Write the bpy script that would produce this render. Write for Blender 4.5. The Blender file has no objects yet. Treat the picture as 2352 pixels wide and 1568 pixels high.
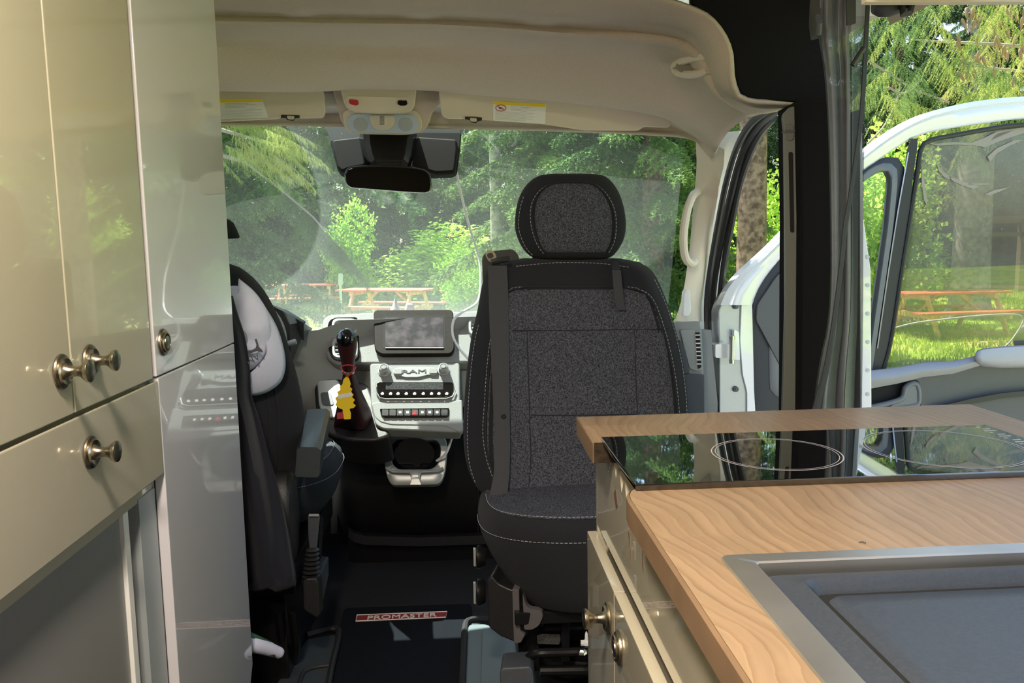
import bpy, bmesh, math, random
from mathutils import Vector, Matrix, noise
random.seed(7)
C = bpy.context.scene.collection
PI = math.pi
# ------------------------------------------------------------------ camera
F = 1920.13; YAW, PITCH, ROLL = .058264, .119767, -.018227
CAMZ = 1.2
def _axes():
    cy, sy, cp, sp, cr, sr = math.cos(YAW), math.sin(YAW), math.cos(PITCH), math.sin(PITCH), math.cos(ROLL), math.sin(ROLL)
    fwd = Vector((sy*cp, cy*cp, -sp)); right = Vector((cy, -sy, 0)); up = right.cross(fwd)
    return right*cr + up*sr, up*cr - right*sr, fwd
RT, UP, FW = _axes()
CAM = Vector((0, 0, CAMZ))
cam_d = bpy.data.cameras.new('camera'); cam = bpy.data.objects.new('camera', cam_d); C.objects.link(cam)
cam.matrix_world = Matrix.Translation(CAM) @ Matrix((RT, UP, -FW)).transposed().to_4x4()
cam_d.sensor_width = 36; cam_d.lens = F/2352*36; cam_d.clip_start = .02; cam_d.clip_end = 300
bpy.context.scene.camera = cam
# ------------------------------------------------------------------ world, sun, lamps, exposure
sc = bpy.context.scene
w = bpy.data.worlds.new('sky'); sc.world = w; w.use_nodes = True
nt = w.node_tree; bg = nt.nodes['Background']
sky = nt.nodes.new('ShaderNodeTexSky'); sky.sky_type = 'NISHITA'; sky.sun_disc = False
sky.sun_elevation = math.radians(64); sky.sun_rotation = math.radians(-30); sky.air_density = 1.2; sky.dust_density = 1.5
nt.links.new(sky.outputs[0], bg.inputs[0]); bg.inputs[1].default_value = .38
SUN = Vector((-.28, .37, .886)).normalized()
sd = bpy.data.lights.new('sun', 'SUN'); sd.energy = 15.5; sd.angle = .009; sd.color = (1, .95, .86)
so = bpy.data.objects.new('sun', sd); C.objects.link(so); so.rotation_euler = SUN.to_track_quat('Z', 'Y').to_euler(); so.location = (-10, 12, 30)
sc.view_settings.view_transform = 'Standard'; sc.view_settings.look = 'None'; sc.view_settings.gamma = 1
sc.view_settings.use_curve_mapping = False; sc.view_settings.exposure = .2
cy = sc.cycles
cy.max_bounces = 8; cy.diffuse_bounces = 4; cy.glossy_bounces = 3; cy.transmission_bounces = 4; cy.transparent_max_bounces = 12
cy.caustics_reflective = False; cy.caustics_refractive = False; cy.sample_clamp_indirect = 6; cy.use_adaptive_sampling = True
cy.adaptive_threshold = .02
# two unseen lamps added behind the camera as interior fill (their housings are built further down)
FILL_LAMPS = [(-.25, -.35, 1.925), (-.25, .45, 1.925)]
for lx, ly, lz in FILL_LAMPS:
    ld = bpy.data.lights.new('fill_lamp_light', 'AREA'); ld.shape = 'DISK'; ld.size = .16; ld.energy = 24; ld.color = (1, .86, .70)
    lo = bpy.data.objects.new('fill_lamp_light', ld); C.objects.link(lo); lo.location = (lx, ly, lz-.035)

# ------------------------------------------------------------------ helpers
def ray(px, py): return RT*((px-1176)/F) - UP*((py-784)/F) + FW
def P(px, py, Y=None, X=None, Z=None, pl=None, off=0):
    d = ray(px, py)
    if pl is not None: t = (pl[0]-CAM).dot(pl[1])/d.dot(pl[1]); t = ((pl[0]+pl[1]*off)-CAM).dot(pl[1])/d.dot(pl[1])
    elif Y is not None: t = Y/d.y
    elif X is not None: t = X/d.x
    else: t = (Z-CAMZ)/d.z
    return CAM + d*t
def cat(pts, n):
    """smooth curve through points, n samples evenly spaced"""
    pts = [Vector(p) for p in pts]; out = []
    q = [pts[0]*2-pts[1]] + pts + [pts[-1]*2-pts[-2]]
    for i in range(1, len(q)-2):
        a, b, c, d = q[i-1:i+3]
        for k in range(16):
            t = k/16; out.append(.5*((2*b)+(c-a)*t+(2*a-5*b+4*c-d)*t*t+(3*b-a-3*c+d)*t**3))
    out.append(pts[-1])
    L = [0]
    for i in range(1, len(out)): L.append(L[-1]+(out[i]-out[i-1]).length)
    res = []; j = 0
    for k in range(n):
        s = L[-1]*k/(n-1)
        while j < len(L)-2 and L[j+1] < s: j += 1
        u = (s-L[j])/max(1e-9, L[j+1]-L[j]); res.append(out[j].lerp(out[j+1], min(1, u)))
    return res
def rp(pts, r, n=4):
    """round the corners of a 2D polygon"""
    out = []; m = len(pts)
    for i in range(m):
        a, b, c = [Vector(p).to_2d() if len(p) > 2 else Vector(p) for p in (pts[i-1], pts[i], pts[(i+1) % m])]
        u, v = a-b, c-b; rr = min(r, u.length*.45, v.length*.45)
        p0, p1 = b+u.normalized()*rr, b+v.normalized()*rr
        for k in range(n+1):
            t = k/n; out.append(tuple((p0*(1-t)**2 + b*2*t*(1-t) + p1*t*t)))
    return out
def box(x0, x1, y0, y1, z0, z1):
    vs = [Vector(p) for p in ((x0,y0,z0),(x1,y0,z0),(x1,y1,z0),(x0,y1,z0),(x0,y0,z1),(x1,y0,z1),(x1,y1,z1),(x0,y1,z1))]
    return vs, [(0,3,2,1),(4,5,6,7),(0,1,5,4),(1,2,6,5),(2,3,7,6),(3,0,4,7)]
def prism(pts, vec):
    pts = [Vector(p) for p in pts]; vec = Vector(vec); n = len(pts)
    vs = pts + [p+vec for p in pts]
    fs = [tuple(range(n)), tuple(range(2*n-1, n-1, -1))] + [(i, (i+1) % n, n+(i+1) % n, n+i) for i in range(n)]
    return vs, fs
def pxp(poly, pl, depth, off=0, r=0, n=4):
    """slab whose face lies on a real plane: outline given as sight-lines, extruded along the plane normal"""
    if r: poly = rp(poly, r, n)
    return prism([P(x, y, pl=pl, off=off) for x, y in poly], -pl[1]*depth)
def rect(x0, y0, x1, y1): return [(x0, y0), (x1, y0), (x1, y1), (x0, y1)]
def loft(rings, caps=True, closed=True):
    vs = [Vector(p) for r in rings for p in r]; n = len(rings[0]); fs = []
    for i in range(len(rings)-1):
        for j in range(n if closed else n-1):
            k = (j+1) % n; fs.append((i*n+j, i*n+k, (i+1)*n+k, (i+1)*n+j))
    if caps and closed: fs += [tuple(range(n-1, -1, -1)), tuple((len(rings)-1)*n+j for j in range(n))]
    return vs, fs
def grid(rows): return loft(rows, False, False)
def tube(pts, r, seg=8, flat=1, nrm=None):
    pts = [Vector(p) for p in pts]; rings = []
    a = None
    for i, p in enumerate(pts):
        t = (pts[min(i+1, len(pts)-1)]-pts[max(i-1, 0)]).normalized()
        if nrm is not None: u = Vector(nrm).cross(t).normalized()
        else:
            if a is None: a = Vector((0, 0, 1)) if abs(t.z) < .9 else Vector((1, 0, 0))
            u = (a - t*a.dot(t)).normalized(); a = u
        v = t.cross(u); rr = r(i/(len(pts)-1)) if callable(r) else r
        rings.append([p + u*math.cos(2*PI*k/seg)*rr + v*math.sin(2*PI*k/seg)*rr*flat for k in range(seg)])
    return loft(rings)
def lathe(prof, o, axis, seg=24):
    o = Vector(o); ax = Vector(axis).normalized(); u = ax.orthogonal().normalized(); v = ax.cross(u)
    return loft([[o+ax*h+(u*math.cos(2*PI*k/seg)+v*math.sin(2*PI*k/seg))*max(r, 1e-4) for k in range(seg)] for r, h in prof])
def join(*s):
    vs, fs = [], []
    for a, b in s:
        n = len(vs); vs += list(a); fs += [tuple(i+n for i in f) for f in b]
    return vs, fs
def ell(c, rx, ry, rz, nu=16, nv=10, p=1):
    def sp(v): return math.copysign(abs(v)**p, v)
    rings = []
    for i in range(nv+1):
        a = -PI/2+PI*i/nv; ca = max(math.cos(a), 1e-3)
        rings.append([Vector(c)+Vector((rx*sp(ca)*sp(math.cos(2*PI*k/nu)), ry*sp(ca)*sp(math.sin(2*PI*k/nu)), rz*sp(math.sin(a)))) for k in range(nu)])
    return loft(rings)
WL = {}
def obj(name, s, m, parent=None, bevel=0, seg=2, ang=35, flat=False):
    vs, fs = s
    me = bpy.data.meshes.new(name); me.from_pydata([tuple(v) for v in vs], [], fs)
    bm = bmesh.new(); bm.from_mesh(me); bmesh.ops.recalc_face_normals(bm, faces=bm.faces)
    if bevel:
        es = [e for e in bm.edges if len(e.link_faces) == 2 and e.calc_face_angle(0) > .6]
        bmesh.ops.bevel(bm, geom=es, offset=bevel, segments=seg, profile=.5, affect='EDGES', clamp_overlap=True)
    xs = [v.co for v in bm.verts]
    c = Vector(((min(v.x for v in xs)+max(v.x for v in xs))/2, (min(v.y for v in xs)+max(v.y for v in xs))/2, min(v.z for v in xs)))
    bmesh.ops.translate(bm, verts=bm.verts, vec=-c)
    for f in bm.faces: f.smooth = not flat
    bm.to_mesh(me); bm.free()
    if not flat: me.set_sharp_from_angle(angle=math.radians(ang))
    o = bpy.data.objects.new(name, me); C.objects.link(o); me.materials.append(m)
    if bevel and not flat: wn_ = o.modifiers.new('wn', 'WEIGHTED_NORMAL'); wn_.keep_sharp = True; wn_.weight = 100
    if parent is not None: o.parent = parent; o.location = c - WL[parent.name]
    else: o.location = c
    WL[o.name] = c
    return o
def thing(name, label, cat_, loc, group=None):
    o = bpy.data.objects.new(name, None); C.objects.link(o); o.location = loc; o.empty_display_size = .05
    o['label'] = label; o['category'] = cat_
    if group: o['group'] = group
    WL[o.name] = Vector(loc); return o
def tag(o, label, cat_, group=None):
    o['label'] = label; o['category'] = cat_
    if group: o['group'] = group
    return o
def struct(o): o['kind'] = 'structure'; return o
def dup(root, loc, rot=None, label=None, scale=None, group=None):
    def cp(o, par):
        n = o.copy(); C.objects.link(n); n.parent = par
        for ch in kids.get(o.name, []): cp(ch, n)
        return n
    kids = {}
    stack = [root]
    allk = {}
    for ob in C.objects:
        if ob.parent: allk.setdefault(ob.parent.name, []).append(ob)
    kids = allk
    n = cp(root, None); n.location = loc
    if rot is not None: n.rotation_euler = rot
    if scale: n.scale = (scale,)*3
    if label: n['label'] = label
    if group: n['group'] = group
    return n
def textobj(name, txt, size, m, parent, o, xdir, ydir, ext=.0008, align='CENTER'):
    cu = bpy.data.curves.new(name, 'FONT'); cu.body = txt; cu.size = size; cu.extrude = ext; cu.align_x = align; cu.align_y = 'CENTER'
    tmp = bpy.data.objects.new(name+'_tmp', cu); C.objects.link(tmp); bpy.context.view_layer.update()
    me = bpy.data.meshes.new_from_object(tmp); bpy.data.objects.remove(tmp); me.materials.clear(); me.materials.append(m)
    ob = bpy.data.objects.new(name, me); C.objects.link(ob)
    x = Vector(xdir).normalized(); z = x.cross(Vector(ydir)).normalized(); y = z.cross(x)
    M = Matrix((x, y, z)).transposed().to_4x4()
    if parent is not None: ob.parent = parent; M.translation = Vector(o)-WL[parent.name]
    else: M.translation = Vector(o)
    ob.matrix_local = M; WL[ob.name] = Vector(o)
    return ob
# ------------------------------------------------------------------ materials
def mat(name, col, rough=.5, metal=0, spec=.5, coat=0, bump=0, bscale=200, var=0, vscale=20, trans=0, alpha=1, sheen=0):
    m = bpy.data.materials.new(name); m.use_nodes = True; n = m.node_tree.nodes; l = m.node_tree.links; b = n['Principled BSDF']
    b.inputs['Base Color'].default_value = (*col, 1); b.inputs['Roughness'].default_value = rough; b.inputs['Metallic'].default_value = metal
    b.inputs['Specular IOR Level'].default_value = spec; b.inputs['Coat Weight'].default_value = coat; b.inputs['Coat Roughness'].default_value = .015; b.inputs['Coat IOR'].default_value = 1.7 if coat >= .9 else 1.5
    if sheen: b.inputs['Sheen Weight'].default_value = sheen
    if bump or var:
        tc = n.new('ShaderNodeTexCoord')
    if bump:
        t = n.new('ShaderNodeTexNoise'); t.inputs['Scale'].default_value = bscale; t.inputs['Detail'].default_value = 2
        l.new(tc.outputs['Object'], t.inputs['Vector']); bp = n.new('ShaderNodeBump'); bp.inputs['Strength'].default_value = bump; bp.inputs['Distance'].default_value = .002
        l.new(t.outputs[0], bp.inputs['Height']); l.new(bp.outputs[0], b.inputs['Normal'])
    if var:
        t = n.new('ShaderNodeTexNoise'); t.inputs['Scale'].default_value = vscale; t.inputs['Detail'].default_value = 3
        l.new(tc.outputs['Object'], t.inputs['Vector'])
        r = n.new('ShaderNodeValToRGB'); r.color_ramp.elements[0].position = .35; r.color_ramp.elements[1].position = .65
        r.color_ramp.elements[0].color = (*[c*(1-var) for c in col], 1); r.color_ramp.elements[1].color = (*[min(1, c*(1+var)) for c in col], 1)
        l.new(t.outputs[0], r.inputs[0]); l.new(r.outputs[0], b.inputs['Base Color'])
    return m
def ramp(n, l, src, stops):
    r = n.new('ShaderNodeValToRGB'); e = r.color_ramp.elements
    while len(e) < len(stops): e.new(.5)
    for k, (p, c) in enumerate(stops): e[k].position = p; e[k].color = (*c, 1)
    l.new(src, r.inputs[0]); return r.outputs[0]
M_cab = mat('cabinet gloss paint', (.46, .425, .33), .12, spec=.55, coat=.9)
M_cabw = mat('cabinet side white', (.64, .62, .66), .12, spec=.55, coat=.9)
M_grey = mat('fridge grey', (.22, .22, .215), .35)
M_trimw = mat('white plastic trim', (.78, .78, .76), .3)
M_dark = mat('black gap', (.004, .004, .004), .8)
M_pew = mat('antique pewter', (.46, .41, .33), .25, metal=1, var=.35, vscale=60)
M_head = mat('beige headliner felt', (.52, .445, .355), .95, spec=.1, bump=.35, bscale=420, var=.05, vscale=300)
M_beige = mat('beige plastic', (.58, .50, .40), .5, bump=.15, bscale=600)
M_beige2 = mat('light beige visor vinyl', (.62, .54, .43), .6, bump=.2, bscale=500)
M_pill = mat('beige pillar plastic', (.68, .60, .50), .45, bump=.1, bscale=500)
M_blk = mat('black textured plastic', (.012, .012, .013), .45, bump=.3, bscale=400)
M_blkf = mat('black felt', (.010, .010, .011), .95, spec=.1, bump=.3, bscale=300)
M_gloss = mat('piano black', (.004, .004, .005), .06, spec=.6, coat=.5)
M_rub = mat('black rubber', (.02, .02, .021), .5)
M_dash = mat('dash grey plastic', (.24, .255, .25), .55, bump=.5, bscale=500)
M_dash2 = mat('dash dark grey', (.055, .062, .075), .5, bump=.4, bscale=500)
M_silver = mat('satin silver plastic', (.42, .44, .44), .35, metal=.3)
M_chrome = mat('chrome', (.8, .8, .8), .08, metal=1)
M_white = mat('white vehicle paint', (.80, .82, .85), .15, coat=1)
M_wpl = mat('white plastic', (.80, .80, .80), .4)
M_fabk = mat('black seat cloth', (.017, .018, .022), .9, spec=.2, bump=.6, bscale=700, sheen=.05)
M_jac = mat('black jacket cloth', (.012, .013, .020), .85, spec=.25, bump=.2, bscale=500, sheen=.1)
M_stitch = mat('grey stitching', (.35, .36, .38), .8)
M_seam = mat('seam shadow thread', (.012, .013, .016), .9)
M_belt = mat('seat belt webbing', (.020, .021, .026), .6, bump=.4, bscale=900)
M_cap = mat('white cotton', (.60, .62, .76), .9, spec=.1, bump=.4, bscale=500)
M_red = mat('red plastic', (.45, .03, .035), .35)
M_redf = mat('red cord', (.6, .02, .04), .6)
M_yel = mat('yellow card', (.90, .62, .01), .7)
M_yell = mat('label yellow', (.85, .60, .02), .6)
M_lab = mat('label white', (.78, .77, .74), .6)
M_ink = mat('label ink', (.10, .10, .12), .7)
M_inkl = mat('label fine print ink', (.38, .38, .38), .7)
M_lens = mat('lamp lens', (.44, .50, .62), .15, spec=.6)
M_lens2 = mat('lamp lens dimple', (.36, .37, .38), .3)
M_mirr = mat('tinted mirror glass', (.10, .105, .09), .02, metal=1)
M_steel = mat('brushed stainless steel', (.72, .70, .66), .42, metal=1, var=.12, vscale=8)
M_tray = mat('dark sink tray', (.036, .046, .064), .42, bump=.15, bscale=500, var=.08, vscale=300)
M_mat = mat('black carpet', (.010, .012, .016), 1, spec=.05, bump=1, bscale=500)
M_matg = mat('grey rubber mat', (.10, .135, .15), .6, bump=.2, bscale=300)
M_matd = mat('dark rubber mat', (.035, .045, .052), .6, bump=.2, bscale=300)
M_mats = mat('charcoal rubber floor', (.008, .009, .011), .8, bump=.4, bscale=200)
M_cable = mat('white cable', (.80, .82, .85), .4)
M_metal = mat('black metal', (.012, .012, .013), .3, metal=.3)
M_zinc = mat('zinc metal', (.55, .55, .56), .3, metal=1)
M_door = mat('door grey plastic', (.085, .09, .10), .5, bump=.3, bscale=500)
M_doorl = mat('door light grey vinyl', (.42, .43, .45), .6, bump=.3, bscale=500)
M_doord = mat('door dark blue grey', (.035, .038, .047), .6, bump=.3, bscale=500)
M_doorm = mat('door satin grey', (.15, .16, .175), .4)
M_green = mat('dark green plastic', (.03, .09, .05), .4)
M_pillg = mat('dark olive pillar plastic', (.13, .145, .12), .5, bump=.2, bscale=500)
M_skin = mat('van inner wall', (.55, .52, .45), .7)
M_redw = mat('red painted wood', (.62, .13, .07), .6, var=.15, vscale=6)
M_tim = mat('weathered timber', (.70, .47, .24), .8, var=.25, vscale=12)
M_barn = mat('barn board', (.06, .045, .035), .9, var=.35, vscale=5)
M_conc = mat('pale sign', (.75, .78, .80), .6)
def m_tweed():
    m = mat('charcoal tweed seat fabric', (.06, .065, .075), .95, spec=.1); n = m.node_tree.nodes; l = m.node_tree.links; b = n['Principled BSDF']
    tc = n.new('ShaderNodeTexCoord'); t = n.new('ShaderNodeTexNoise'); t.inputs['Scale'].default_value = 330; t.inputs['Detail'].default_value = 1.5; t.inputs['Distortion'].default_value = 1.2
    l.new(tc.outputs['Object'], t.inputs['Vector'])
    o = ramp(n, l, t.outputs[0], [(.40, (.024, .026, .034)), (.62, (.11, .114, .132))]); l.new(o, b.inputs['Base Color'])
    bp = n.new('ShaderNodeBump'); bp.inputs['Strength'].default_value = .5; bp.inputs['Distance'].default_value = .002; l.new(t.outputs[0], bp.inputs['Height']); l.new(bp.outputs[0], b.inputs['Normal'])
    return m
M_tweed = m_tweed()
def m_wood():
    m = mat('oak worktop laminate', (.5, .33, .17), .32, spec=.5); n = m.node_tree.nodes; l = m.node_tree.links; b = n['Principled BSDF']
    tc = n.new('ShaderNodeTexCoord'); mp = n.new('ShaderNodeMapping'); mp.inputs['Rotation'].default_value = (0, 0, 1.45); mp.inputs['Scale'].default_value = (.55, 1, 1)
    l.new(tc.outputs['Object'], mp.inputs[0])
    nz = n.new('ShaderNodeTexNoise'); nz.inputs['Scale'].default_value = 2.2; nz.inputs['Detail'].default_value = 2; l.new(mp.outputs[0], nz.inputs['Vector'])
    mx = n.new('ShaderNodeVectorMath'); mx.operation = 'MULTIPLY_ADD'; l.new(nz.outputs['Color'], mx.inputs[0]); mx.inputs[1].default_value = (.10, .17, .1); l.new(mp.outputs[0], mx.inputs[2])
    wv = n.new('ShaderNodeTexWave'); wv.wave_type = 'BANDS'; wv.bands_direction = 'Y'; wv.wave_profile = 'SAW'; wv.inputs['Scale'].default_value = 34; wv.inputs['Distortion'].default_value = 1.6; wv.inputs['Detail'].default_value = 2; wv.inputs['Detail Scale'].default_value = 1.2
    l.new(mx.outputs[0], wv.inputs['Vector'])
    fine = n.new('ShaderNodeTexNoise'); fine.inputs['Scale'].default_value = 60; fine.inputs['Detail'].default_value = 3
    mp2 = n.new('ShaderNodeMapping'); mp2.inputs['Scale'].default_value = (.12, 3, 1); l.new(mx.outputs[0], mp2.inputs[0]); l.new(mp2.outputs[0], fine.inputs['Vector'])
    a = ramp(n, l, wv.outputs[0], [(0, (.225, .152, .092)), (.3, (.27, .188, .118)), (1, (.29, .204, .13))])
    f2 = ramp(n, l, fine.outputs[0], [(.35, (.72, .72, .72)), (.6, (1.0, 1.0, 1.0))])
    mm = n.new('ShaderNodeMix'); mm.data_type = 'RGBA'; mm.blend_type = 'MULTIPLY'; mm.inputs[0].default_value = .6; l.new(a, mm.inputs[6]); l.new(f2, mm.inputs[7])
    br = n.new('ShaderNodeTexBrick')  # laminate staves differ in tone
    br.inputs['Scale'].default_value = 1; br.inputs['Mortar Size'].default_value = 0; br.inputs['Brick Width'].default_value = .5; br.inputs['Row Height'].default_value = .085
    br.inputs['Color1'].default_value = (.92, .92, .92, 1); br.inputs['Color2'].default_value = (1.12, 1.1, 1.06, 1)
    mpb = n.new('ShaderNodeMapping'); mpb.inputs['Rotation'].default_value = (0, 0, 1.57); l.new(tc.outputs['Object'], mpb.inputs[0]); l.new(mpb.outputs[0], br.inputs['Vector'])
    m3 = n.new('ShaderNodeMix'); m3.data_type = 'RGBA'; m3.blend_type = 'MULTIPLY'; m3.inputs[0].default_value = 1; l.new(mm.outputs[2], m3.inputs[6]); l.new(br.outputs['Color'], m3.inputs[7])
    l.new(m3.outputs[2], b.inputs['Base Color'])
    return m
M_wood = m_wood()
M_woode = mat('oak edge banding', (.175, .112, .066), .4, var=.12, vscale=14)
M_chip = mat('raw chipboard', (.026, .016, .008), .95, var=.5, vscale=90, bump=1, bscale=120)
def m_glass(name, tint, dirt=.0, ring_=None):
    m = bpy.data.materials.new(name); m.use_nodes = True; n = m.node_tree.nodes; l = m.node_tree.links; n.clear()
    out = n.new('ShaderNodeOutputMaterial'); tr = n.new('ShaderNodeBsdfTransparent'); tr.inputs[0].default_value = (*tint, 1)
    g = n.new('ShaderNodeBsdfGlossy'); g.inputs['Roughness'].default_value = .01
    fr = n.new('ShaderNodeFresnel'); fr.inputs['IOR'].default_value = 1.45
    m1 = n.new('ShaderNodeMixShader'); l.new(fr.outputs[0], m1.inputs[0]); l.new(tr.outputs[0], m1.inputs[1]); l.new(g.outputs[0], m1.inputs[2])
    res = m1.outputs[0]
    if dirt:
        tc = n.new('ShaderNodeTexCoord')
        d1 = n.new('ShaderNodeBsdfDiffuse'); d1.inputs[0].default_value = (.75, .85, .80, 1)
        d2 = n.new('ShaderNodeBsdfTranslucent'); d2.inputs[0].default_value = (.75, .90, .82, 1)
        dm = n.new('ShaderNodeMixShader'); dm.inputs[0].default_value = .5; l.new(d1.outputs[0], dm.inputs[1]); l.new(d2.outputs[0], dm.inputs[2])
        nz = n.new('ShaderNodeTexNoise'); nz.inputs['Scale'].default_value = 3; nz.inputs['Detail'].default_value = 4; l.new(tc.outputs['Object'], nz.inputs[0])
        haze = ramp(n, l, nz.outputs[0], [(.3, (dirt*.3,)*3), (.75, (dirt,)*3)])
        vo = n.new('ShaderNodeTexVoronoi'); vo.inputs['Scale'].default_value = 42; l.new(tc.outputs['Object'], vo.inputs[0])
        if ring_:
            ge = n.new('ShaderNodeNewGeometry'); sub = n.new('ShaderNodeVectorMath'); sub.operation = 'SUBTRACT'; l.new(ge.outputs['Position'], sub.inputs[0]); sub.inputs[1].default_value = ring_[0]
            ml = n.new('ShaderNodeVectorMath'); ml.operation = 'MULTIPLY'; ml.inputs[1].default_value = (1, 0, 1); l.new(sub.outputs[0], ml.inputs[0])
            le = n.new('ShaderNodeVectorMath'); le.operation = 'LENGTH'; l.new(ml.outputs[0], le.inputs[0])
            rg = ramp(n, l, le.outputs['Value'], [(ring_[1], (0,)*3), (ring_[1]+.01, (ring_[2],)*3), (ring_[1]+.10, (ring_[2]*.35,)*3), (.9, (ring_[2]*.25,)*3)])
            ah = n.new('ShaderNodeMath'); ah.operation = 'ADD'; l.new(haze, ah.inputs[0]); l.new(rg, ah.inputs[1]); haze = ah.outputs[0]
        nz2 = n.new('ShaderNodeTexNoise'); nz2.inputs['Scale'].default_value = 12; l.new(tc.outputs['Object'], nz2.inputs[0])
        spk = ramp(n, l, vo.outputs['Distance'], [(.045, (.55,)*3), (.08, (0, 0, 0))])
        g2 = ramp(n, l, nz2.outputs[0], [(.5, (0, 0, 0)), (.56, (1, 1, 1))])
        mul = n.new('ShaderNodeMath'); mul.operation = 'MULTIPLY'; l.new(spk, mul.inputs[0]); l.new(g2, mul.inputs[1])
        add = n.new('ShaderNodeMath'); add.operation = 'ADD'; l.new(haze, add.inputs[0]); l.new(mul.outputs[0], add.inputs[1])
        m2 = n.new('ShaderNodeMixShader'); l.new(add.outputs[0], m2.inputs[0]); l.new(res, m2.inputs[1]); l.new(dm.outputs[0], m2.inputs[2]); res = m2.outputs[0]
    l.new(res, out.inputs[0]); return m
M_ws = m_glass('dusty windscreen glass', (.86, .965, .92), dirt=.022, ring_=(P(520, 455, Y=3.5), .40, .05))
M_pane = m_glass('clear pane', (.95, .98, .96))
M_film = m_glass('smoky sunshade film', (.62, .60, .57), dirt=.10)
M_crease = mat('creased film', (.30, .26, .22), .35)
def m_mesh():
    m = bpy.data.materials.new('black insect mesh'); m.use_nodes = True; n = m.node_tree.nodes; l = m.node_tree.links; b = n['Principled BSDF']
    b.inputs['Base Color'].default_value = (.13, .135, .15, 1); b.inputs['Roughness'].default_value = .4
    uv = n.new('ShaderNodeUVMap'); sx = n.new('ShaderNodeSeparateXYZ'); l.new(uv.outputs[0], sx.inputs[0])
    def mth(op, a, b_=None):
        q = n.new('ShaderNodeMath'); q.operation = op
        for i, v in enumerate((a, b_)):
            if v is None: continue
            if isinstance(v, (int, float)): q.inputs[i].default_value = v
            else: l.new(v, q.inputs[i])
        return q.outputs[0]
    k = 2*PI/.0052
    u = mth('MULTIPLY', sx.outputs[0], k); v = mth('MULTIPLY', sx.outputs[1], k)
    s1 = mth('SINE', mth('ADD', u, v)); s2 = mth('SINE', mth('SUBTRACT', u, v))
    h = mth('GREATER_THAN', mth('MULTIPLY', mth('ADD', mth('MULTIPLY', s1, s1), mth('MULTIPLY', s2, s2)), .5), .66)
    tr = n.new('ShaderNodeBsdfTransparent'); mx = n.new('ShaderNodeMixShader'); l.new(h, mx.inputs[0]); l.new(b.outputs[0], mx.inputs[1]); l.new(tr.outputs[0], mx.inputs[2])
    l.new(mx.outputs[0], n['Material Output'].inputs[0]); return m
M_mesh = m_mesh()
def m_leaf(name, c1, c2, tr=.45, c3=None):
    m = bpy.data.materials.new(name); m.use_nodes = True; n = m.node_tree.nodes; l = m.node_tree.links; n.clear()
    out = n.new('ShaderNodeOutputMaterial'); oi = n.new('ShaderNodeObjectInfo'); g = n.new('ShaderNodeNewGeometry')
    ad = n.new('ShaderNodeMath'); ad.operation = 'ADD'; l.new(oi.outputs['Random'], ad.inputs[0]); l.new(g.outputs['Random Per Island'], ad.inputs[1])
    hf = n.new('ShaderNodeMath'); hf.operation = 'MULTIPLY'; l.new(ad.outputs[0], hf.inputs[0]); hf.inputs[1].default_value = .5
    col = ramp(n, l, hf.outputs[0], [(.2, c1), (.7, c2)] + ([(.93, c3)] if c3 else []))
    d = n.new('ShaderNodeBsdfDiffuse'); t = n.new('ShaderNodeBsdfTranslucent'); l.new(col, d.inputs[0]); l.new(col, t.inputs[0])
    mx = n.new('ShaderNodeMixShader'); mx.inputs[0].default_value = tr; l.new(d.outputs[0], mx.inputs[1]); l.new(t.outputs[0], mx.inputs[2]); l.new(mx.outputs[0], out.inputs[0]); return m
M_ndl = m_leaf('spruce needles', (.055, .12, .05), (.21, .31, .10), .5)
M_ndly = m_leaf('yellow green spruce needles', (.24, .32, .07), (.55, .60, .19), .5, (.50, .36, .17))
M_ndld = m_leaf('shaded spruce needles', (.04, .075, .04), (.11, .17, .075), .4)  # darker needle colour stands in for trees lying in shade
M_lf = m_leaf('bright leaves', (.22, .44, .05), (.50, .70, .14), .6)
M_bark = mat('spruce bark', (.17, .12, .095), .95, spec=.1, var=.5, vscale=14, bump=1, bscale=25)
M_barkp = mat('pale bark', (.36, .33, .30), .95, spec=.1, var=.3, vscale=10)
M_twig = mat('bare twig', (.30, .25, .20), .9)
M_cone = mat('spruce cone', (.30, .19, .10), .8)
def m_grass():
    m = mat('lawn', (.1, .2, .03), 1, spec=.05); n = m.node_tree.nodes; l = m.node_tree.links; b = n['Principled BSDF']
    tc = n.new('ShaderNodeTexCoord'); t = n.new('ShaderNodeTexNoise'); t.inputs['Scale'].default_value = .45; t.inputs['Detail'].default_value = 6; l.new(tc.outputs['Object'], t.inputs['Vector'])
    o = ramp(n, l, t.outputs[0], [(.36, (.22, .36, .04)), (.52, (.36, .52, .07)), (.64, (.55, .48, .18)), (.75, (.60, .46, .26))]); l.new(o, b.inputs['Base Color']); return m
M_grass = m_grass()
M_blade = m_leaf('grass blades', (.20, .38, .03), (.48, .64, .10), .5)
#@@STRUCTURE
# ================================================================== SETTING
XL, XR = -1.02, .90      # inner faces of the van's side walls
GZ = -.40
struct(obj('floor', box(XL, XR+.04, -1.9, 3.3, -.06, 0), M_mats))
# left wall: cargo side solid, cab side with a door window opening
lw = struct(obj('wall_left', join(box(XL-.09, XL, -1.9, 2.05, 0, 1.72), box(XL-.09, XL, 2.05, 3.0, 0, .95), box(XL-.09, XL, 2.05, 2.2, .95, 1.72), box(XL-.09, XL, 2.2, 3.0, 1.55, 1.72)), M_skin))
wl = struct(obj('window_1', box(XL-.05, XL-.045, 2.2, 3.0, .95, 1.55), M_pane))
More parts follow.
